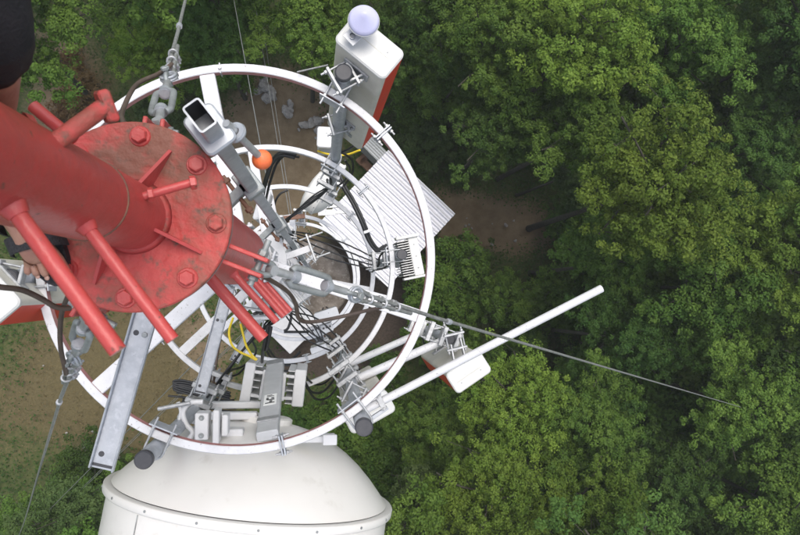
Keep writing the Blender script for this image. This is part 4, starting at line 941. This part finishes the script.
for n_i, (a, r0, bt, rt, d0_, lab) in enumerate(((96, .44, B1, .98, 6.3, 'black feeder cables from the upper ladder to the tall pole'), (-88, .36, B3, .98, 6.6, 'black feeder cables from the lower ladder to the lower right pole'), (-88, .36, B6, .95, 9.2, 'black feeder cables from the lower ladder to the fourth ring pole'), (-88, .36, B2, .98, 4.9, 'black feeder cables from the lower ladder to the lower left pole'), (96, .44, B5, .98, 6.8, 'black feeder cables from the upper ladder to the right pole'))):
    g = thing('feeder_cables', lab, 'cable', pol(r0, a, d0_+1.2), 'black feeder cables inside the rings')
    for k in range(4):
        j_ = .03*(k-1.5); p0 = pol(r0-.03, a, d0_+1.2)+V((j_, j_*.5, 0)); p1 = pol(r0+.05, a, d0_+.5)+V((j_, 0, 0)); p2 = (pol(r0, a, d0_)+pol(rt, bt, d0_))/2+V((j_*1.5, j_*2, .12-.05*k)); p3 = pol(rt, bt, d0_+.1)+V((j_, j_, 0)); p4 = pol(rt+.03, bt, d0_-.35)+V((j_, j_*.4, 0))
        b = MB(); b.tube([p0, p1, p2, p3, p4], .0085, 7, sub=6); b.build('strand', M['rubber'], g)
# ------------------------------------------------------------------ galvanised steel channels
def channel(label, a, e, wd=.085, lip=.024):
    a = V(a); e = V(e); u = (e-a).normalized(); L = (e-a).length; R = frame(u); x = R.col[0].copy(); n_ = R.col[1].copy(); n_ = n_ if n_.z > 0 else -n_
    Rm = Matrix((x, n_, u)).transposed(); g = thing('steel_channel', label, 'channel', a); c = (a+e)/2
    b = MB(); b.rbox(c, (wd-.012, .005, L), .001, .001, Rm, 1); b.build('web', M['galv'], g)
    for q in (-1, 1): b = MB(); b.rbox(c+x*((wd/2-.003)*q)+n_*lip*.4, (.006, lip, L), .0025, .002, Rm, 1); b.build('lip', M['galv'], g)
    b = MB(); b.rbox(e-u*.012+n_*.003, (wd-.014, .002, .010), .001, .0005, Rm, 1); b.build('end_slot', M['dark'], g)
    for t in (L-.05, L*.42):
        b = MB(); p = a+u*t-x*wd*.18+n_*.0025; Rh = Matrix((x, u, n_)).transposed(); b.lathe([(.0, .001), (.009, .001), (.010, 0)], p, Rh, 14, smooth=False); b.build('hole', M['dark'], g)
        if t < L*.5: b2 = MB(); b2.hexbolt(p+x*wd*.36, n_, .018, .006); b2.build('rivet', M['galvd'], g)
    return g
channel('long galvanised steel channel sticking out past the ring, lower left', at(168, 238, 2.3), at(102, 469, 2.3), .083)
channel('shorter galvanised steel channel lower down above the coiled cables', at(234, 268, 4.15), at(200, 394, 4.15), .078)
channel('dull galvanised angle bar seen deep beside the yellow cables', at(268, 300, 5.6), at(234, 362, 5.6), .085)

# ------------------------------------------------------------------ loose cables
def cable(name, label, runs, r, m='rubber', grp=None):
    g = thing(name, label, 'cable', at(*runs[0][0]), grp)
    for q in runs: b = MB(); b.tube(A3(*q), r, 7, sub=6); b.build('strand', M[m], g)
    return g
for k in range(3):
    pass
off = lambda q, dx, dy, dd=0: [(x+dx, y+dy, d+dd) for x, y, d in q]
q = [(334, 168, 6.9), (342, 186, 6.9), (352, 203, 6.85), (361, 222, 6.85), (368, 240, 6.9), (376, 250, 6.95), (384, 246, 7.0)]
cable('cable_bundle', 'thick black cable bundle curving down across the shelter roof', [off(q, dx, dy, dd) for dx, dy, dd in ((0, 0, 0), (2.6, -1, .02), (1.2, 1.5, -.02))], .017)
b = MB(); b.rbox(at(368.5, 231, 6.82), (.11, .03, .03), .004, .003, Matrix.Rotation(rad(20), 3, 'Z'), 2); tag(b.build('cable_clip', M['white2'], base=at(368, 231, 6.9)), 'white clip round the thick black cable bundle', 'clip')
q = [(296, 155, 5.25), (283, 153, 5.3), (274, 161, 5.4), (269, 174, 5.5), (265, 188, 5.7), (263, 203, 6.2), (266, 222, 7.2)]
cable('cable_bundle', 'black cables bending down behind the orange ball', [off(q, dx, dy, dd) for dx, dy, dd in ((0, 0, 0), (3, 2, .05), (-2, -1, .05), (-1.5, 3, 0))], .0115)
cable('loop_cable', 'thin black cable loop on the third ring', [[(288, 190, 7.1), (280, 194, 7.1), (275, 203, 7.2), (274, 216, 7.5), (278, 232, 8.5)]], .012)
ln = []
for k in range(9):
    y = 383+3.3*k+rnd.uniform(-1, 1); x0 = 166+rnd.uniform(0, 18)
    ln.append([(x0, y+rnd.uniform(-1, 2), 6.0), (185, y+2+rnd.uniform(-2, 2), 6.0), (207, y+5+rnd.uniform(-2, 2), 5.95), (225, y+9+rnd.uniform(-2, 2), 6.0), (236+rnd.uniform(-6, 10), y+10, 6.1)])
for k in range(4):
    y = 384+2.2*k; ln.append([(212, y+10, 5.9), (190, y+4, 5.9), (176, y, 5.9), (174, y-3, 5.9), (184, y-3.5, 5.9), (205, y+2, 5.9), (230, y+9, 5.9)])
cable('cable_coil', 'bundle of dark loose cables behind the dish mount', ln, .010)
cable('feeder_pair', 'two dark cables running up beside the short channel', [[(208, 392, 5.0), (212, 370, 5.0), (216, 345, 5.05), (222, 318, 5.2), (240, 290, 5.6)], [(212, 395, 5.0), (215, 371, 5.0), (219, 345, 5.05), (225, 320, 5.2), (243, 292, 5.6)]], .011, 'browncable')
cable('yellow_cable', 'bright yellow cable pair looping near the left radio unit', [[(233, 318, 5.0), (229, 332, 4.9), (232, 345, 4.85), (240, 352, 4.8), (249, 356, 4.8), (256, 360, 4.8)], [(240, 322, 5.0), (243, 334, 4.9), (246, 345, 4.85), (251, 354, 4.8), (257, 360, 4.8)]], .009, 'yellow')
cable('yellow_cable', 'yellow cable end under the tall panel antenna', [[(318, 151, 5.5), (328, 154, 5.4), (345, 155, 5.4), (360, 150, 5.3)]], .009, 'yellow')
cable('black_strap', 'black cable hanging beside the red pegs', [[(268, 326, 3.9), (266, 336, 3.95), (263, 350, 4.1), (262, 362, 4.5)], [(271, 327, 3.9), (269, 338, 3.95), (266, 350, 4.1)]], .011)
cable('jumper_bundle', 'black jumper cables hanging between the right radio and the lower right pole', [[(304, 380, 4.9), (312, 392, 5.1), (324, 391, 5.3), (336, 376, 5.5), (341, 362, 5.8)], [(303, 374, 4.9), (314, 384, 5.2), (326, 382, 5.4), (338, 368, 5.7)], [(306, 386, 5.0), (316, 399, 5.2), (330, 396, 5.4), (343, 378, 5.6)]], .009)
cable('jumper_bundle', 'black jumper cables behind the left radio unit', [[(246, 366, 5.1), (238, 374, 5.2), (228, 378, 5.3), (220, 388, 5.5), (210, 398, 5.7)], [(248, 363, 5.1), (239, 368, 5.2), (230, 371, 5.4), (219, 383, 5.6)], [(252, 361, 5.1), (256, 350, 5.3), (252, 338, 5.6), (258, 325, 6.0)]], .009)
cable('jumper_bundle', 'black jumper cables below the third ring near the pegs', [[(300, 352, 7.3), (290, 360, 7.4), (276, 358, 7.5), (268, 348, 7.8)], [(303, 356, 7.3), (290, 365, 7.4), (274, 361, 7.5), (266, 350, 7.8)], [(262, 352, 7.4), (270, 362, 7.4), (285, 371, 7.5), (300, 366, 7.6)]], .014)
cable('jumper_bundle', 'black jumper cables on the pole above the shelter roof', [[(345, 160, 5.3), (350, 170, 5.6), (345, 180, 6.0), (338, 186, 6.4)], [(341, 152, 5.2), (352, 160, 5.4), (352, 174, 5.8), (344, 186, 6.3)], [(336, 160, 5.3), (330, 170, 5.6), (332, 182, 6.2)]], .010)
cable('jumper_bundle', 'thin black cables along the right pole by the finned radio', [[(388, 248, 5.4), (380, 256, 5.6), (378, 266, 6.0), (372, 272, 6.4)], [(391, 262, 5.4), (384, 268, 5.6), (376, 270, 6.2)]], .009)
cable('pad_cable', 'thin black cable bending over the white ground cabinet', [[(291, 306, 8.5), (291, 318, 8.5), (288, 328, 8.5), (284, 331, 8.5)], [(284, 332, 8.6), (296, 332, 8.6), (308, 332, 8.8)]], .018)
cable('ring_wire', 'thin wire between the ring top and the tall antenna bracket', [[(297, 72, 3.25), (310, 69, 3.25), (328, 65, 3.22)]], .0045, 'wire')

# ------------------------------------------------------------------ person (legs straddling the mast)
def skinmesh(name, verts, edges, radii, matl, parent, sub=2, root=0):
    me = bpy.data.meshes.new(name); b = parent_base(parent)
    me.from_pydata([V(v)-b for v in verts], edges, []); o = bpy.data.objects.new(name, me); col.objects.link(o); o.parent = parent
    sk = o.modifiers.new('skin', 'SKIN'); sk.use_smooth_shade = True
    for i, r in enumerate(radii):
        d = me.skin_vertices[0].data[i]; d.radius = (r, r) if not isinstance(r, tuple) else r; d.use_root = (i == root)
    s_ = o.modifiers.new('sub', 'SUBSURF'); s_.levels = sub; s_.render_levels = sub
    me.materials.append(matl); return o
ZF = zc(DF)
toe0 = V((-.158, -.112, ZF)); heel = V((-.250, .098, ZF)); fd = (toe0-heel).normalized(); fs = V((fd.y, -fd.x, 0))   # fs points to the foot's right side
fs = V((-fd.y, fd.x, 0))                                                                  # image-right side (big toe)
person = thing('person', 'person in dark shorts and black sandals standing on the red flange', 'person', heel+V((0, 0, 0)))
S = .026                                                                                  # sole top above flange
F = lambda t, x, z: heel+fd*t+fs*x+V((0, 0, z))
verts = [V((-.20, .50, zc(.36))), V((-.29, .44, zc(.42))), V((-.42, .13, zc(.74))), V((-.36, .08, zc(1.05))), F(.035, 0, S+.085), F(.03, 0, S+.03), F(.10, .002, S+.060), F(.155, .003, S+.040), F(.195, .003, S+.026)]
radii = [.13, .085, .058, .055, (.036, .036), (.032, .032), (.034, .036), (.026, .040), (.018, .042)]
edges = [(0, 1), (1, 2), (2, 3), (3, 4), (4, 5), (4, 6), (6, 7), (7, 8)]
toes = [(.031, .262, .0125), (.0105, .262, .0092), (-.006, .254, .0085), (-.021, .244, .0080), (-.035, .230, .0078)]
for x, L_, r in toes:
    i = len(verts); verts += [F(.215, x*.92, S+.020), F((.215+L_)/2+.004, x, S+.021), F(L_-.008, x*1.04, S+.012)]; radii += [r, r*1.0, r*.92]; edges += [(8, i), (i, i+1), (i+1, i+2)]
i = len(verts)
verts += [V((-.10, .46, zc(.42))), V((.026, .170, zc(.69))), V((.005, .130, zc(.79))), V((-.07, .12, zc(.95))), V((-.21, .115, zc(1.25))), V((-.25, .11, zc(1.36))), V((-.17, .15, zc(1.375)))]
radii += [.085, .052, .048, .045, .034, .032, .03]; edges += [(0, i), (i, i+1), (i+1, i+2), (i+2, i+3), (i+3, i+4), (i+4, i+5), (i+5, i+6)]
j = len(verts); verts += [V((-.22, .54, zc(.05))), V((-.22, .54, zc(-.22)))]; radii += [.13, .15]; edges += [(0, j), (j, j+1)]
skinmesh('body', verts, edges, radii, M['skin'], person)
for x, L_, r in toes:
    b = MB(); b.ball(F(L_-.004, x*1.04, S+.012+r*.72), r*.62, 10, 0, (1, 1.1, .35), Matrix((fs, fd, V((0, 0, 1)))).transposed()); b.build('toenail', M['nail'], person)
# shorts and shirt
def clothtube(name, path, seed):
    rr_ = random.Random(seed); pts = []; b = MB(); nseg = 40; P = [V(q[:3]) for q in path]; rad_ = [q[3] for q in path]
    vs = []; rows = 0; x = None; ph = rr_.uniform(0, 6)
    for i in range(len(P)-1):
        for k in range(5 if i < len(P)-2 else 6):
            t = k/5; p = P[i].lerp(P[i+1], t); r = rad_[i]*(1-t)+rad_[i+1]*t; d = (P[i+1]-P[i]).normalized()
            if x is None: x = frame(d).col[0].copy()
            x = (x-d*x.dot(d)).normalized(); y = d.cross(x)
            for a in range(nseg):
                q = 2*PI*a/nseg; w_ = 1+.022*math.sin(3*q+rows*.55+ph)+.014*math.sin(7*q-rows*.8)+.010*math.sin(11*q+rows*1.3)
                vs.append(p+x*(r*w_*math.cos(q))+y*(r*w_*math.sin(q)))
            rows += 1
    d = (P[-1]-P[-2]).normalized(); last = vs[-nseg:]; cen = P[-1]
    vs += [cen+(q-cen)*.955-d*.004 for q in last]; rows += 1
    vs += [cen+(q-cen)*.90-d*.05 for q in last]; rows += 1
    b.add(vs, [(r_*nseg+a, r_*nseg+(a+1) % nseg, (r_+1)*nseg+(a+1) % nseg, (r_+1)*nseg+a) for r_ in range(rows-1) for a in range(nseg)], True)
    return b.build(name, M['cloth'], person)
clothtube('shorts_leg', [(-.10, .46, zc(.42), .12), (-.02, .38, zc(.52), .10), (.032, .245, zc(.66), .080), (.030, .185, zc(.69), .068), (.026, .142, zc(.73), .061), (.004, .130, zc(.795), .053)], 1)
clothtube('shorts_leg', [(-.29, .46, zc(.42), .12), (-.36, .28, zc(.58), .095), (-.40, .17, zc(.69), .080)], 2)
clothtube('shorts_waist', [(-.22, .53, zc(.10), .15), (-.21, .52, zc(.28), .165), (-.20, .50, zc(.46), .14)], 3)
clothtube('shirt', [(-.22, .54, zc(-.26), .17), (-.22, .54, zc(-.02), .165), (-.22, .53, zc(.17), .158)], 4)
# sandal: sole + straps
def loop(t, z0, up, half, wd, th, lean=0):
    b = MB(); n = 14; A = []; B = []
    for k in range(n+1):
        a = PI*k/n; x = half*math.cos(a); z = z0+up*math.sin(a)**.8 if math.sin(a) > 0 else z0
        A.append((x, z)); B.append((x*(1+th/half), z+th*math.sin(a)))
    vs = []
    for tt in (-wd/2, wd/2):
        for x, z in A: vs.append(F(t+tt+lean*x, x, z))
        for x, z in B: vs.append(F(t+tt+lean*x, x, z))
    m_ = n+1; fs_ = []
    for k in range(n):
        fs_ += [(m_+k, m_+k+1, 3*m_+k+1, 3*m_+k), (k, k+1, m_+k+1, m_+k), (2*m_+k+1, 2*m_+k, 3*m_+k, 3*m_+k+1)]
    b.add(vs, fs_); return b
out = []
for k in range(28):
    a = 2*PI*k/28; t = .132+.140*math.cos(a); x = (.040+.010*math.cos(a))*math.sin(a)+.004*math.cos(a); out.append((t, x))
b = MB(); kk = len(out)
lo = [F(t, x, .001) for t, x in out]; hi = [F(t, x, S-.003) for t, x in out]
b.add(lo+hi, [(q_, (q_+1) % kk, kk+(q_+1) % kk, kk+q_) for q_ in range(kk)], True); b.add(hi, [tuple(range(kk))]); b.build('sandal_sole', M['strap'], person)
loop(.175, S-.004, .066, .050, .034, .004, .15).build('sandal_strap', M['strap'], person)
loop(.115, S-.004, .094, .046, .026, .004, -.2).build('sandal_strap', M['strap'], person)

# ------------------------------------------------------------------ thin haze in the air
hm = bpy.data.materials.new('haze'); hm.use_nodes = True; ht = hm.node_tree
ht.nodes.remove(ht.nodes['Principled BSDF']); pv = ht.nodes.new('ShaderNodeVolumePrincipled')
pv.inputs['Color'].default_value = (.92, .95, .96, 1); pv.inputs['Density'].default_value = .0016; pv.inputs['Anisotropy'].default_value = .2
ht.links.new(pv.outputs[0], ht.nodes['Material Output'].inputs['Volume'])
b = MB(); b.add([(x, y, z) for z in (-1.2, H+1.6) for x, y in ((-810, -810), (810, -810), (810, 810), (-810, 810))], [(3, 2, 1, 0), (4, 5, 6, 7), (0, 1, 5, 4), (1, 2, 6, 5), (2, 3, 7, 6), (3, 0, 4, 7)])
hz = b.build('haze', hm); hz['kind'] = 'stuff'; tag(hz, 'thin pale haze filling the air above the wood', 'haze')
